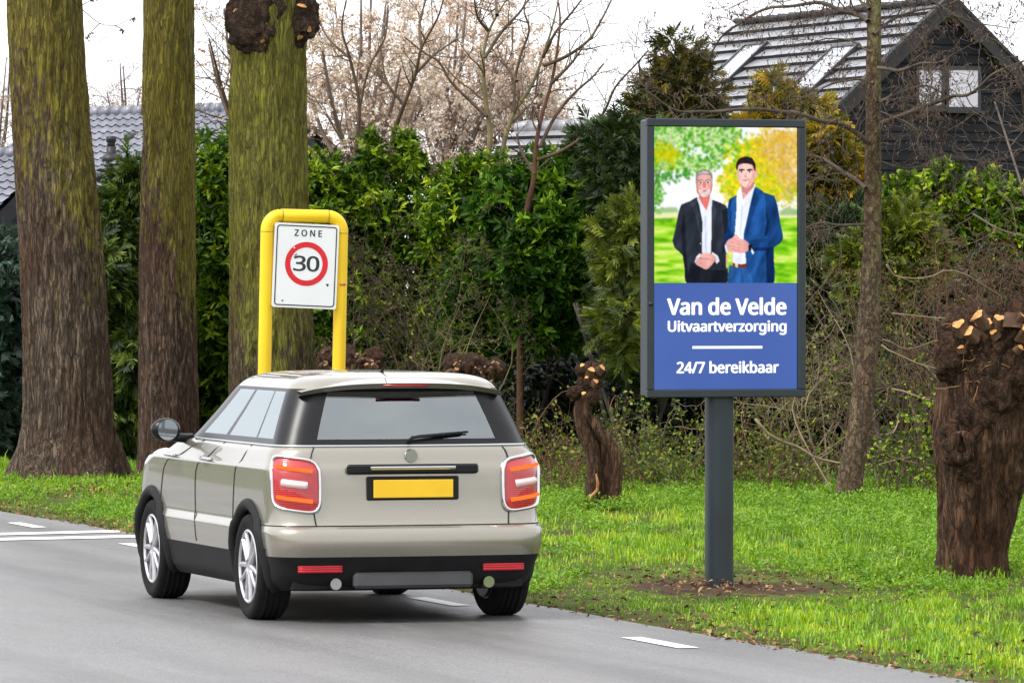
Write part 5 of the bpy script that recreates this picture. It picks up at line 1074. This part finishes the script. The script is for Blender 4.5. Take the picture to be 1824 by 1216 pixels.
bush('golden_conifer', 'golden yellow conifer behind the upper right corner of the display', 'conifer', 'thuja',
     [LUMP(1400, 230, 70, 50, 68), LUMP(1375, 185, 22, 40, 68), LUMP(1460, 270, 60, 50, 67), LUMP(1480, 320, 55, 60, 67), LUMP(1430, 380, 60, 100, 68)], 2400, 'golden', gz(1430, 0, 68), seed=9, size=(.14, .28), hang=.35, rbase=(.1, .95), dark=700)
bush('golden_conifer', 'low yellow-green conifer right behind the thin branchy tree trunk', 'conifer', 'thuja',
     [LUMP(1600, 430, 60, 70, 62), LUMP(1560, 480, 60, 80, 62), LUMP(1630, 470, 40, 50, 62)], 1700, 'yellowgreen', gz(1590, 0, 62), seed=10, size=(.12, .24), hang=.2, rbase=(.1, .95), dark=500)
bush('dark_conifer', 'dark green conifer in the gap between display and thin tree', 'conifer', 'thuja',
     [LUMP(1470, 480, 70, 120, 66), LUMP(1460, 620, 90, 150, 66), LUMP(1540, 600, 70, 120, 66)], 2000, 'thuja', gz(1480, 0, 66), seed=11, size=(.14, .26), rbase=(.0, .6), dark=1300)
bush('laurel_hedge', 'clipped bright laurel hedge along the foot of the black timber house', 'hedge', 'laurel',
     [LUMP(1600, 370, 60, 62, 73), LUMP(1680, 375, 70, 68, 73), LUMP(1760, 378, 70, 65, 73), LUMP(1840, 385, 70, 65, 73), LUMP(1650, 480, 110, 120, 73), LUMP(1790, 490, 110, 120, 73)], 2600, 'laurel', gz(1700, 0, 73), sub=24, seed=12, ntr=5, dark=1500, flush=.55, L=(.10, .15), W_=(.045, .06))
bush('backing_shrub', 'near-black backing foliage added to darken the gaps behind the twisted stump and post', 'shrub', 'laurel',  # leaf mass added behind everything so the hedge gaps stay black
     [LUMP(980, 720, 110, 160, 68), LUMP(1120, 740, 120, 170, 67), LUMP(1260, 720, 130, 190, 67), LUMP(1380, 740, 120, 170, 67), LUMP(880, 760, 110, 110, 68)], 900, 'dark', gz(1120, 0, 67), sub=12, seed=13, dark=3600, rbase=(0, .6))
bush('backing_shrub', 'dark backing foliage added to darken the gaps right of the thin tree', 'shrub', 'laurel',  # more added backing, keeps the gaps on this side dark
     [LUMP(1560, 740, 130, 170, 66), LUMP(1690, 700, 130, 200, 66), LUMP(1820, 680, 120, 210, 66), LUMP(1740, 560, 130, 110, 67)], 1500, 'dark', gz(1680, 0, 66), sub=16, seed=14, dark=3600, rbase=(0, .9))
bush('backing_shrub', 'dark backing foliage low behind the three mossy trunks', 'shrub', 'laurel',
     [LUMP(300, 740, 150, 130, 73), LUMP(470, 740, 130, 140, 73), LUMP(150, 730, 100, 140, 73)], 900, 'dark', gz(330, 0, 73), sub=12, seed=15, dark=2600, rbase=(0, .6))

# ------------------------------------------------------------------ bare shrubs and brambles
def bare_shrub(name, label, cat, px, spread, top, d, n, bark, leaf=None, nl=0, depth=2, r=.011, kids=3, ht=None, group=None, y0=870, lsz=(.02, .05)):
    b = gz(px, 0, d); t = thing(name, label, cat, b, group=group); mb = MB(); ends = []; k = d / F
    for q in range(n):
        s_ = b + np.array([rng.normal() * spread * k * .45, rng.normal() * .5, 0]); tx = px + rng.normal() * spread * .9; ty = top + abs(rng.normal()) * 90
        e = P(tx, ty, d + rng.normal() * .7); mid = (s_ + e) / 2 + np.array([rng.normal() * .35, rng.normal() * .3, .25])
        pp = smooth_path([s_, mid, e], 5); rr = np.linspace(r * rng.uniform(.7, 1.3), r * .18, len(pp)); tube(mb, pp, rr, 5, cap=False)
        twigs(mb, pp, rr, 6, .85, depth - 1, 1.15, -.02, .28, .25, ends, .003, kids=kids)
    mb.build('branches', bark, t)
    if leaf and ends:
        e = np.concatenate(ends); p = e[rng.integers(len(e), size=nl)] + rng.normal(size=(nl, 3)) * .012; lb = MB()
        l = rng.uniform(*lsz, nl); add_leaves(lb, p, rand_unit(nl), rand_unit(nl), l, l * .55, rng.random(nl)); lb.build('leaves', LM[leaf], t)
    return t
bare_shrub('bare_shrub', 'tangled leafless grey-brown shrub right beside the yellow sign frame', 'shrub', 690, 100, 370, 63.0, 24, BK['twig'], 'bud', 900, 3, r=.009)
bare_shrub('bare_shrub', 'sparse leafless shrub with a few pale stems behind the car roof', 'shrub', 800, 70, 480, 62, 9, BK['olive'], 'bud', 300, 2)
bare_shrub('bare_shrub', 'dense reddish leafless shrub behind the head of the wide pollard stump', 'shrub', 1780, 110, 410, 58, 34, BK['red_twig'], 'bud', 300, 3)
bare_shrub('bare_shrub', 'grey leafless shrub between the thin tree and the wide pollard stump', 'shrub', 1630, 90, 460, 58.5, 20, BK['twig'], 'bud', 900, 3)
bare_shrub('bare_shrub', 'thin pale sapling stems just right of the lower display edge', 'shrub', 1475, 26, 470, 58, 7, BK['pale_twig'], 'bud', 450, 2)
bare_shrub('bare_shrub', 'twiggy bush with yellow buds low behind the display post', 'shrub', 1400, 80, 600, 60, 12, BK['pale_twig'], 'bud', 1500, 3)
bare_shrub('bare_shrub', 'brown leafless tangle filling the space right of the display frame', 'shrub', 1510, 80, 430, 60.5, 13, BK['twig'], 'bud', 500, 3, r=.009)
def bramble(label, px, spread, top, d, n, bark, nl, leaf='bud', seed=0):
    b = gz(px, 0, d); t = thing('bramble_thicket', label, 'bramble', b, group='bramble thickets at the hedge foot'); mb = MB(); k = d / F; pts_ = []
    for q in range(n):
        x0 = px + rng.normal() * spread * .6; s_ = gz(x0, 0, d + rng.normal() * .8); hgt = (abs(rng.normal()) * .45 + .3) * (860 - top) * k
        dx = rng.normal() * spread * k * 1.2; e = s_ + np.array([dx, rng.normal() * .5, hgt * rng.uniform(0, .8)])
        pp = smooth_path([s_, s_ + np.array([dx * .3, 0, hgt * .8]), s_ + np.array([dx * .7, rng.normal() * .2, hgt]), e], 5)
        pp = pp + (vnoise(pp * 3, 4)[:, None] - .5) * .15
        rr = np.linspace(.006, .0025, len(pp)) * rng.uniform(.6, 1.3); tube(mb, pp, rr, 4, cap=False); pts_.append(pp)
        twigs(mb, pp, rr, 3, .4, 0, .9, 0, .2, .2, pts_, .0028)
    tube(mb, smooth_path([gz(px - spread, 0, d), gz(px - spread * .3, 0, d - .1), gz(px + spread * .4, 0, d + .1), gz(px + spread, 0, d)], 5) + np.array([0, 0, .01]), .02, 5)
    mb.build('canes', bark, t)
    e = np.concatenate(pts_); p = e[rng.integers(len(e), size=nl)] + rng.normal(size=(nl, 3)) * .03; p[:, 2] = np.abs(p[:, 2]); lb = MB()
    l = rng.uniform(.025, .06, nl); add_leaves(lb, p, rand_unit(nl), unit(rng.normal(size=(nl, 3)) + np.array([0, -.3, .8])), l, l * .6, rng.random(nl)); lb.build('leaves', LM[leaf], t)
bramble('brown bramble tangle left of the twisted stump behind the car', 970, 90, 740, 58.5, 70, BK['red_twig'], 1300)
bramble('bramble tangle with fresh leaves between twisted stump and display post', 1160, 70, 740, 59, 60, BK['twig'], 2600)
bramble('reddish bramble tangle in the hedge foot right of the display post', 1390, 80, 740, 59, 50, BK['red_twig'], 2000)
bramble('grey bramble tangle behind the foot of the wide pollard stump', 1650, 90, 690, 57, 46, BK['twig'], 1800, 'laurel')
# fallen grey boughs lying in the thicket
db = thing('dead_branch', 'pale fallen boughs lying in the thicket right of the thin tree', 'branch', gz(1640, 0, 57))
mb = MB()
for pl, r in (([(1340, 740), (1420, 790), (1480, 815), (1570, 822), (1665, 820)], .02), ([(1590, 690), (1630, 705), (1670, 725), (1700, 720)], .014), ([(1575, 615), (1620, 645), (1690, 665)], .012),
              ([(1580, 605), (1640, 612), (1700, 610)], .01), ([(1570, 470), (1640, 495), (1720, 492), (1790, 560)], .016), ([(1580, 780), (1600, 750), (1625, 730)], .012), ([(1560, 800), (1640, 840), (1700, 850)], .014), ([(1600, 560), (1690, 565), (1740, 555)], .011)):
    r *= .75; pp = traced(pl, 56.5, rng.normal() * .6); pp = pp + (np.stack([vnoise(pp * 3 + q * 7, 40 + q) for q in range(3)], 1) - .5) * .22; tube(mb, pp, np.linspace(r, r * .5, len(pp)), 6); twigs(mb, pp, np.full(3, r * .6), 5, .5, 1, .9, 0, .2, .1)
mb.build('boughs', BK['pale_twig'], db)

CUT = cutwood()
burm = barkmat('burr_bark', (.012, .007, .005), (.10, .060, .036), amount=0, crk=0, fis=(16, 16, 13), bstr=1.0)
GRP = 'old mossy trunks in a row on the verge'
def big_tree(label, path, rpx, d, bark, seed, flare, burls=(), amp=.042):
    base = gz(path[0][0], 0, d); t = thing('old_tree', label, 'tree', base, group=GRP)
    mb = MB(); k = d / F; pts = [np.array([P(x, y, d)[0], d, P(x, y, d)[2]]) for x, y in path]; pts[0][2] = -.05
    trunk_mesh(mb, pts, [r * k for r in rpx], 220, 420, amp, (12, 12, 1.3), seed, flare, lump=.05)
    mb.build('trunk', bark, t)
    # the crown: limbs above the picture with hanging twigs
    cb = MB(); top = pts[-1]; ends = []
    for q in range(7):
        dd = unit(np.array([rng.normal(), rng.normal() * .8, 1.1])); pp = wander(top, dd, 3.2, 8, .15, .05); rr = np.linspace(rpx[-1] * k * .5, .03, len(pp))
        tube(cb, pp, rr, 7); twigs(cb, pp, rr, 5, 1.5, 1, .9, .02, .15, .3, ends)
    cb.build('crown', BK['twig'], t)
    for kind, (px, py), r, sd, stubs in burls:
        bm = MB(); c = P(px, py, d); rr = np.interp(-py, [-y for x, y in path], rpx) * k; dx = c[0] - np.interp(-py, [-y for x, y in path], [p[0] for p in pts])
        c[1] = d - math.sqrt(max(0, rr * rr - dx * dx)) * .93
        knob(bm, c, r * k, sd, 64, .75 if kind == 'burr' else .25, 8.0, sq=(1, .38, 1.15))
        for (sx, sy, sr) in stubs:
            e = P(sx, sy, d); e[1] = c[1] - .08; e = c + unit(e - c) * r * k * 1.12; stub(bm, e, unit(e - c) + np.array([0, -.3, .35]), sr * k, sr * k * 2.2, 0, 1, sx)
        bm.build(kind, [burm if kind == 'burr' else bark, CUT], t)
    return t
b1 = barkmat('bark_grey_brown', (.016, .011, .008), (.30, .215, .15), (.36, .32, .010), .23, (.75, -.3, 0), .16, top=.13)
b2 = barkmat('bark_reddish', (.016, .011, .008), (.30, .19, .13), (.36, .34, .010), .38, (.9, -.2, 0), .26, top=.20, fis=(22, 22, 2.0))
b3 = barkmat('bark_mossy', (.016, .013, .007), (.26, .19, .11), (.30, .32, .012), .72, (.35, -.5, 0), .14, top=.12)
T1 = big_tree('thickest tree trunk with flared foot, furthest from the yellow sign', [(122, 862), (122, 760), (117, 600), (106, 420), (94, 250), (82, 60), (76, -90)], [88, 78, 73, 69, 66, 64, 62], 62.8, b1, 11, (.85, .20, 5))
big_tree('slimmest straight mossy trunk, between the thickest and the burred trunk', [(300, 855), (300, 700), (299, 500), (300, 250), (301, 0), (301, -90)], [54, 50, 47, 44, 42.5, 42], 64.8, b2, 23, (.5, .05, 5), amp=.030)
big_tree('greenest trunk with dark burrs and sawn stubs behind the yellow sign', [(487, 868), (486, 700), (481, 500), (478, 300), (477, 100), (478, -90)], [80, 73, 68, 65, 64, 66], 62.0, b3, 37, (.5, .08, 6),
         [('burr', (458, 40), 37, 3, [(415, 70, 6), (470, 75, 5), (420, 20, 5)]), ('burr', (528, 40), 29, 6, [(540, 12, 9), (536, 70, 6), (551, 54, 6)]), ('knot', (464, 244), 25, 9, [])])
# the wide pollard on the right
STB = barkmat('pollard_bark', (.012, .008, .006), (.25, .135, .072), (.10, .085, .01), .12, (1, -.2, 0), .1, crk=.75, fis=(17, 17, 2.0), bstr=1.0)
STUB = plain('stub_bark', (.09, .045, .022), .85, var=.5, scale=14, bmp=.5)
STH = barkmat('pollard_head_bark', (.010, .006, .004), (.13, .066, .036), amount=0, crk=0, fis=(16, 16, 12), bstr=1.0)
def pollard_wide():
    d = 41.0; k = d / F; base = gz(1732, 0, d); t = thing('pollard_stump', 'wide gnarled pollard stump with sawn orange branch ends at the right', 'tree stump', base, group='pollarded stumps on the verge')
    mb = MB(); pts = [P(x, y, d) for x, y in ((1731, 1034), (1733, 980), (1743, 880), (1757, 780), (1772, 680), (1780, 600), (1782, 560))]
    trunk_mesh(mb, pts, [q * k for q in (62, 58, 70, 88, 94, 96, 86)], 170, 260, .040, (13, 13, 1.6), 41, (.25, .03, 5), lump=.13)
    mb.build('trunk', STB, t)
    hb = MB(); r_ = np.random.default_rng(5)
    for i in range(34):
        x = r_.uniform(1690, 1870); y = 585 + abs(r_.normal()) * 62; c = P(x, y, d); off = abs(x - 1772) / 95; c[1] = d - .28 * math.sqrt(max(0, 1 - min(1, off) ** 2)) - .03
        knob(hb, c, r_.uniform(16, 34) * k, 50 + i, 40, .75, 8.0, sq=(1, .8, 1.25))
    for x, y, r in ((1700, 800, 24), (1692, 770, 18), (1720, 835, 20)):
        c = P(x, y, d); c[1] = d - .26; knob(hb, c, r * k, int(x), 40, .5, 6.0)
    for i, (x, y, r) in enumerate(((1732, 556, 15), (1716, 584, 12), (1699, 571, 12), (1771, 560, 13), (1795, 553, 16), (1820, 579, 15), (1704, 612, 6), (1808, 612, 7), (1722, 615, 6), (1760, 585, 8), (1842, 560, 14), (1812, 556, 9), (1750, 568, 9), (1860, 600, 13))):
        e = P(x, y + 5, d); e[1] = d - .46 + .10 * random.random(); stub(hb, e, ((x - 1765) / 150 + .3 * rng.normal(), -.45 + .2 * rng.normal(), .75), r * k * rng.uniform(.8, 1.1), r * k * 2.4, 2, 1, i)
    hb.build('head', [STH, CUT, STUB], t)
    hl = MB(); c = P(1706, 792, d); c[1] = d - .365
    th = np.linspace(0, 2 * np.pi, 26); ring = np.stack([c[0] + np.cos(th) * 15 * k, np.full(26, c[1]) - .012, c[2] + np.sin(th) * 22 * k], 1); tube(hl, ring, .035 + .010 * np.sin(th * 3), 10, 0, False)
    knob(hl, c + np.array([0, .02, 0]), .05, 9, 24, .3, 5, 1, (1.1, .4, 1.6)); hl.build('hollow', [STB, plain('hollow_core_dark', (.014, .008, .005), .95)], t)  # near-black solid knob fills the ring
    tw = MB(); 
    for q in range(42):
        x = rng.uniform(1690, 1830); y = rng.uniform(565, 690); s_ = P(x, y, d); s_[1] = d - .34; dd = unit(np.array([rng.normal(), -.5, rng.normal() * .8 - .1]))
        tube(tw, wander(s_, dd, rng.uniform(.08, .26), 5, .25, -.03), np.linspace(.0045, .002, 6), 4)
    tw.build('shoots', plain('cut_twig', (.30, .15, .05), .8, var=.5), t)
pollard_wide()
def twisted():
    d = 53.6; k = d / F; base = gz(1073, 0, d); t = thing('pollard_stump', 'small twisted hollow stump with knobbly head between car and lit display', 'tree stump', base, group='pollarded stumps on the verge')
    Z = lambda a: P(960 + a[0] / 3.923, 620 + a[1] / 3.923, d); mb = MB(); q = k / 3.923
    trunk_mesh(mb, [Z(p) for p in ((372, 1150), (375, 1000), (385, 880), (378, 760), (345, 640), (312, 540), (305, 440), (325, 350), (350, 250))], [q * r for r in (62, 50, 46, 47, 50, 54, 58, 60, 54)], 70, 150, .010, (18, 18, 2.5), 61, None, lump=.08)
    b_ = [Z(p) for p in ((535, 1150), (535, 1000), (548, 860), (535, 740), (478, 650), (420, 570), (375, 480))]
    trunk_mesh(mb, [p + np.array([0, -.05, 0]) for p in b_], [q * r for r in (46, 37, 34, 34, 36, 36, 38)], 60, 120, .008, (18, 18, 2.5), 63, None, lump=.08)
    trunk_mesh(mb, [Z(p) + np.array([0, .10, 0]) for p in ((455, 1150), (455, 1000), (462, 860), (450, 740), (410, 620), (370, 540))], [q * r for r in (80, 66, 62, 58, 52, 40)], 50, 100, .008, (18, 18, 2.5), 65, None)
    mb.build('trunk', STB, t); hb = MB()
    for i, (x, y, r) in enumerate(((300, 150, 50), (360, 140, 55), (425, 155, 50), (330, 240, 62), (400, 240, 52), (250, 310, 48), (370, 330, 60), (215, 320, 26), (300, 300, 45))): knob(hb, Z((x, y)) + np.array([0, -.05, 0]), r * q * .85, 70 + i, 36, .5, 6.0)
    for i, (x, y, r) in enumerate(((365, 145, 26), (440, 130, 26), (395, 225, 22), (310, 310, 18), (300, 115, 18), (330, 200, 14))):
        e = Z((x, y)); e[1] = d - .26; stub(hb, e, ((x - 340) / 160, -.5, .6), r * q, r * q * 3, 2, 1, i)
    for i in range(26):
        a = Z((rng.uniform(280, 470), rng.uniform(100, 240))); a[1] = d - .2; tube(hb, wander(a, (rng.normal(), -.6, rng.normal()), .09, 3, .3), np.linspace(.006, .002, 4), 4, m=0)
    hb.build('head', [STH, CUT, STUB], t)
    sp = MB(); pl = [Z(p) for p in ((395, 870), (408, 930), (405, 985), (370, 1020), (345, 1060))]; tube(sp, [p + np.array([0, -.30 + .02 * i, 0]) for i, p in enumerate(pl)], [.008, .014, .016, .014, .006], 6); sp.build('split_wood', CUT, t)
twisted()
def low_pollard(label, px, py, spread, d, seed, n=9):
    base = gz(px, 0, d); t = thing('pollard_stump', label, 'tree stump', base, group='pollarded stumps on the verge'); k = d / F
    mb = MB(); c = P(px, py, d); trunk_mesh(mb, [base - np.array([0, 0, .05]), base * .5 + c * .5, c], [spread * k * .5, spread * k * .42, spread * k * .6], 60, 80, .02, (12, 12, 2), seed, (.3, .06, 5)); mb.build('trunk', STB, t)
    hb = MB()
    for i in range(n): knob(hb, c + np.array([rng.uniform(-1, 1) * spread * k * .8, rng.normal() * .06, rng.uniform(-.10, .12)]), rng.uniform(.07, .12), seed + i, 36, .5, 6)
    for i in range(46):
        a = c + np.array([rng.uniform(-1, 1) * spread * k * .9, -.12 + rng.normal() * .08, rng.uniform(-.06, .16)]); stub(hb, a, (rng.normal() * .6, -.5, .7), rng.uniform(.012, .03), .10, 2, 1 if rng.random() < .75 else 2, i)
    hb.build('head', [STH, plain('weathered_cut_wood', (.24, .115, .06), .85, var=.5, scale=12), STUB], t)
low_pollard('knobbly pollard stump head showing just above the rear of the car roof', 845, 668, 46, 57.5, 80, 11)
low_pollard('low pollard stump head with brown stubs under the right leg of the yellow sign', 622, 648, 60, 59, 90, 12)

# ------------------------------------------------------------------ thin branchy tree on the right
def alder():
    d = 55.3; k = d / F; base = gz(1509, 0, d); t = thing('thin_tree', 'thin spreading leafless tree with cones between the display and the wide stump', 'tree', base)
    path = [(1509, 902), (1518, 830), (1531, 760), (1543, 640), (1551, 500), (1554, 400), (1555, 300), (1556, 150), (1557, 0), (1558, -120)]; rp = [24, 21, 20, 19, 17, 15, 14, 13, 12, 11]
    mb = MB(); trunk_mesh(mb, [P(x, y, d) for x, y in path], [r * k for r in rp], 64, 240, .008, (20, 20, 4), 45, (.3, .03, 4), lump=.06)
    mb.build('trunk', barkmat('thin_tree_bark', (.016, .011, .008), (.17, .12, .075), (.17, .17, .06), .26, (.5, -.5, 0), .15, crk=.12, fis=(14, 14, 9), bstr=.6, top=.07), t)
    br = MB(); ends = []
    limbs = [([(1545, 40), (1528, 26), (1500, 14), (1465, 5), (1420, 8), (1360, 17), (1320, 40), (1285, 66), (1262, 110)], .040, 1.2),
             ([(1543, 254), (1517, 234), (1473, 216), (1418, 204), (1338, 195), (1279, 197), (1219, 200), (1179, 186), (1150, 160)], .040, -1.4),
             ([(1568, 222), (1616, 202), (1655, 188), (1695, 175), (1735, 163), (1775, 127), (1815, 112), (1860, 100)], .038, -1.0),
             ([(1564, 183), (1596, 167), (1644, 153), (1668, 160), (1690, 180)], .026, .8), ([(1566, 119), (1600, 129), (1632, 115), (1670, 113), (1700, 95)], .030, -1.2),
             ([(1543, 335), (1509, 310), (1469, 284), (1437, 274), (1400, 262)], .034, .8), ([(1541, 401), (1497, 397), (1449, 401), (1425, 410)], .024, -.4),
             ([(1548, 18), (1537, 0), (1520, -40)], .03, .5), ([(1557, 60), (1600, 30), (1680, 10), (1760, -20)], .026, .9), ([(1556, 150), (1520, 140), (1480, 150), (1440, 170), (1400, 172)], .018, -.8),
             ([(1556, 90), (1500, 70), (1440, 75), (1380, 90)], .016, 1.2), ([(1568, 290), (1620, 300), (1700, 280), (1770, 290)], .013, .6), ([(1568, 200), (1610, 215), (1650, 240)], .012, -.6), ([(1556, -40), (1640, -10), (1720, 35), (1800, 50)], .02, .4), ([(1556, -60), (1450, -40), (1350, -8), (1290, 20)], .02, -.5)]
    for pl, r, dj in limbs:
        pp = traced(pl, d - .1, dj); rr = np.linspace(r, r * .28, len(pp)); rr = rr * .68; pp = pp + (vnoise(pp * 4, 8)[:, None] - .5) * .06
        tube(br, pp, rr, 8, cap=False); twigs(br, pp, rr, int(12 + len(pl) * 1.8), .66, 1, .95, -.015, .26, .10, ends, .0030, ratio=.45, kids=5)
    br.build('branches', BK['alder'], t)
    e = np.concatenate(ends); n = 3600; p = e[rng.integers(len(e), size=n)] + rng.normal(size=(n, 3)) * .015; cb = MB(); l = rng.uniform(.02, .055, n)
    add_leaves(cb, p, unit(np.array([0, 0, -1.0]) + .5 * rng.normal(size=(n, 3))), rand_unit(n), l, np.full(n, .014), rng.random(n)); cb.build('catkins', LM['catkin'], t)
alder()
def slender(label, stems_, d, bark, r=.022, nt=9, ln=.7, group='slender leafless trees rising from the hedge', dep=1):
    base = gz(stems_[0][0][0], 0, d); t = thing('slender_tree', label, 'tree', base, group=group); mb = MB(); tb = MB()
    for i, s_ in enumerate(stems_):
        pp = traced(s_, d, rng.normal() * .5)
        rr = np.linspace(r if i == 0 else r * .62, r * .22, len(pp))
        if i == 0: pp = np.vstack([base, pp]); rr = np.concatenate([[r * 1.1], rr])
        (tube)(mb if i == 0 else tb, pp, rr, 8, cap=False); twigs(tb, pp, rr, nt, ln, dep, .8, .05, .13, .3, None, .003, ratio=.5, kids=3)
    mb.build('trunk', bark, t); tb.build('branches', BK['twig'], t)
Z5 = lambda L: [(540 + x / 2.895, y / 2.895) for x, y in L]
slender('slender olive barked leafless tree left of the forked pair, above the hedge middle', [Z5(q) for q in ([(940, 900), (965, 700), (945, 550), (930, 400), (930, 280), (955, 170), (1000, 80), (1060, -20)], [(945, 600), (860, 520), (760, 420), (700, 320), (620, 270), (520, 190)], [(955, 160), (900, 90), (880, -20)], [(1000, 80), (990, -10)], [(935, 300), (1020, 170), (1120, 60), (1180, -30)])], 75, BK['olive'], .042)
slender('leaning slender tree with a red-brown foot in front of the hedge', [Z5(q) for q in ([(1118, 1240), (1160, 1050), (1190, 920), (1200, 760), (1230, 600), (1280, 430), (1310, 260), (1325, 100), (1310, -20)], [(1210, 825), (1330, 780), (1450, 700), (1550, 580), (1610, 450), (1700, 350), (1780, 260)], [(1240, 340), (1360, 290), (1470, 210), (1540, 100), (1600, -20)], [(1280, 430), (1380, 330), (1440, 250)], [(1195, 900), (1130, 790), (1100, 690)], [(1220, 760), (1300, 600), (1400, 480), (1490, 400), (1550, 330)])], 65, BK['red_twig'], .038)
slender('forked slender tree whose two stems lean right above the hedge', [Z5(q) for q in ([(950, 920), (1020, 800), (1050, 680), (1100, 560), (1180, 440), (1240, 280), (1290, 120), (1320, -20)], [(1090, 580), (1090, 430), (1120, 290), (1165, 160), (1140, 60), (1150, -20)], [(1235, 300), (1300, 170), (1390, 60), (1450, -20)], [(1100, 420), (1040, 330), (1000, 250)])], 75.5, BK['olive'], .040)
slender('thin dark leafless tree standing behind the left sprigs of the hedge', [Z5(q) for q in ([(430, 840), (480, 650), (520, 540), (580, 380), (610, 250), (690, 100), (730, -20)], [(610, 250), (600, 120), (640, -20)], [(580, 380), (680, 280), (800, 200)], [(520, 540), (430, 420), (400, 250)])], 77, BK['twig'], .040)
slender('thin dark leafless tree nearest to the burred trunk', [Z5(q) for q in ([(260, 860), (290, 550), (240, 300), (200, 150), (225, -20)], [(290, 560), (340, 350), (420, 200), (440, 60)], [(240, 300), (130, 200), (60, 60)])], 77.5, BK['twig'], .034)

# ------------------------------------------------------------------ blossom and far bare trees
def far_tree(name, label, cat, px, top, d, spread, bark, nlimb=12, blossom=0, depth=2, group=None, r=.12, droop=.02, seed=None, cz=330, fl=1.0, kids=4, bsz=(.03, .06), first=7):
    base = gz(px, 0, d); k = d / F; t = thing(name, label, cat, base, group=group); mb = MB(); tb = MB(); ends = []
    c = P(px, cz, d); pp = smooth_path([base, base * .4 + c * .6 + rng.normal(size=3) * .1, c], 5); tube(mb, pp, np.linspace(r, r * .7, len(pp)), 9); mb.build('trunk', BK['dark_twig'], t)
    for q in range(nlimb):
        x = px + (q / (nlimb - 1) * 2 - 1) * spread * .95 + rng.normal() * 14; w = abs(x - px) / spread; y = top + 55 * rng.random() + (cz - top) * .72 * w ** 2
        e = P(x, y, d + rng.normal() * 1.0); m_ = c * .5 + e * .5 + np.array([(e[0] - c[0]) * .12, rng.normal() * .3, -.1 * abs(e[0] - c[0])]); lp = smooth_path([c - np.array([0, 0, .3 * rng.random()]), m_, e], 7)
        rr = np.linspace(r * .42, .012, len(lp)); tube(tb, lp, rr, 6, cap=False); twigs(tb, lp, rr, first, 1.25, depth, .85, droop, .17, .12, ends, .0042, ratio=.42, kids=kids)
    tb.build('branches', bark, t)
    if blossom:
        e = np.concatenate(ends); k1 = blossom // 4; c = np.repeat(e[rng.integers(len(e), size=k1)] + rng.normal(size=(k1, 3)) * .03, 4, 0); n = len(c); p = c + rng.normal(size=(n, 3)) * .03
        l = rng.uniform(*bsz, n); lb = MB(); add_leaves(lb, p, rand_unit(n), rand_unit(n), l, l * .9, np.clip(np.repeat(rng.random(k1), 4) * .8 + .3 * rng.random(n) - .05, 0, 1)); lb.build('blossom', LM['blossom'], t)
BG = 'blossoming trees behind the hedge'
far_tree('blossom_tree', 'pale pink blossoming tree right behind the burred trunk', 'tree', 640, -60, 84, 130, BK['far_twig'], 14, 13000, group=BG, cz=330)
far_tree('blossom_tree', 'pale pink blossoming tree in the middle behind the slender trees', 'tree', 790, -50, 98, 150, BK['far_twig'], 16, 17000, group=BG, cz=320)
far_tree('blossom_tree', 'pale pink blossoming tree next to the small grey roof', 'tree', 915, 30, 99, 110, BK['far_twig'], 13, 13000, group=BG, cz=320)
far_tree('weeping_tree', 'pinkish hanging-twig tree between the thickest and the slimmest trunk', 'tree', 225, 110, 118, 70, BK['far_twig'], 9, 700, 2, r=.1, droop=-.06, cz=260)
far_tree('weeping_tree', 'pale pinkish twiggy tree left of the thickest trunk', 'tree', -10, 60, 118, 90, BK['far_twig'], 10, 2500, 2, r=.1, droop=-.05, cz=330)
far_tree('bare_tree', 'leafless tree with steep branches between slimmest and burred trunk', 'tree', 440, -60, 80, 110, BK['twig'], 10, 900, 2, r=.1, cz=260, first=6)
far_tree('bare_tree', 'fine leafless tree showing at the right edge above the black house', 'tree', 1860, 30, 60, 120, BK['alder'], 9, 0, 2, r=.035, cz=420, first=6, kids=3)
far_tree('bare_tree', 'dark leafless catkin tree left of the pointed conifer', 'tree', 1165, 60, 73, 55, BK['dark_twig'], 8, 0, 2, r=.05, cz=330, first=5, kids=3)
mb = MB(); en = []
for pl in ([(112, -30), (132, 2), (152, 22), (178, 42), (205, 46), (228, 36), (240, 32)], [(178, 42), (165, 55), (156, 68)], [(205, 46), (216, 52), (220, 58)], [(140, 12), (160, 2), (175, -10)]):
    pp = traced(pl, 62.6); tube(mb, pp, np.linspace(.006, .003, len(pp)), 4); en.append(pp[-4:])
e = np.concatenate(en); n = 80; p = e[rng.integers(len(e), size=n)] + rng.normal(size=(n, 3)) * .012; l = rng.uniform(.02, .05, n)
lb = MB(); add_leaves(lb, p, unit(np.array([0, 0, -1]) + .7 * rng.normal(size=(n, 3))), rand_unit(n), l, l * .4, rng.random(n))
tw_ = mb.build('hanging_twig', BK['dark_twig'], T1); o_ = lb.build('dry_leaves', LM['catkin'], tw_, rel=False); o_.location = -Vector(T1.location)
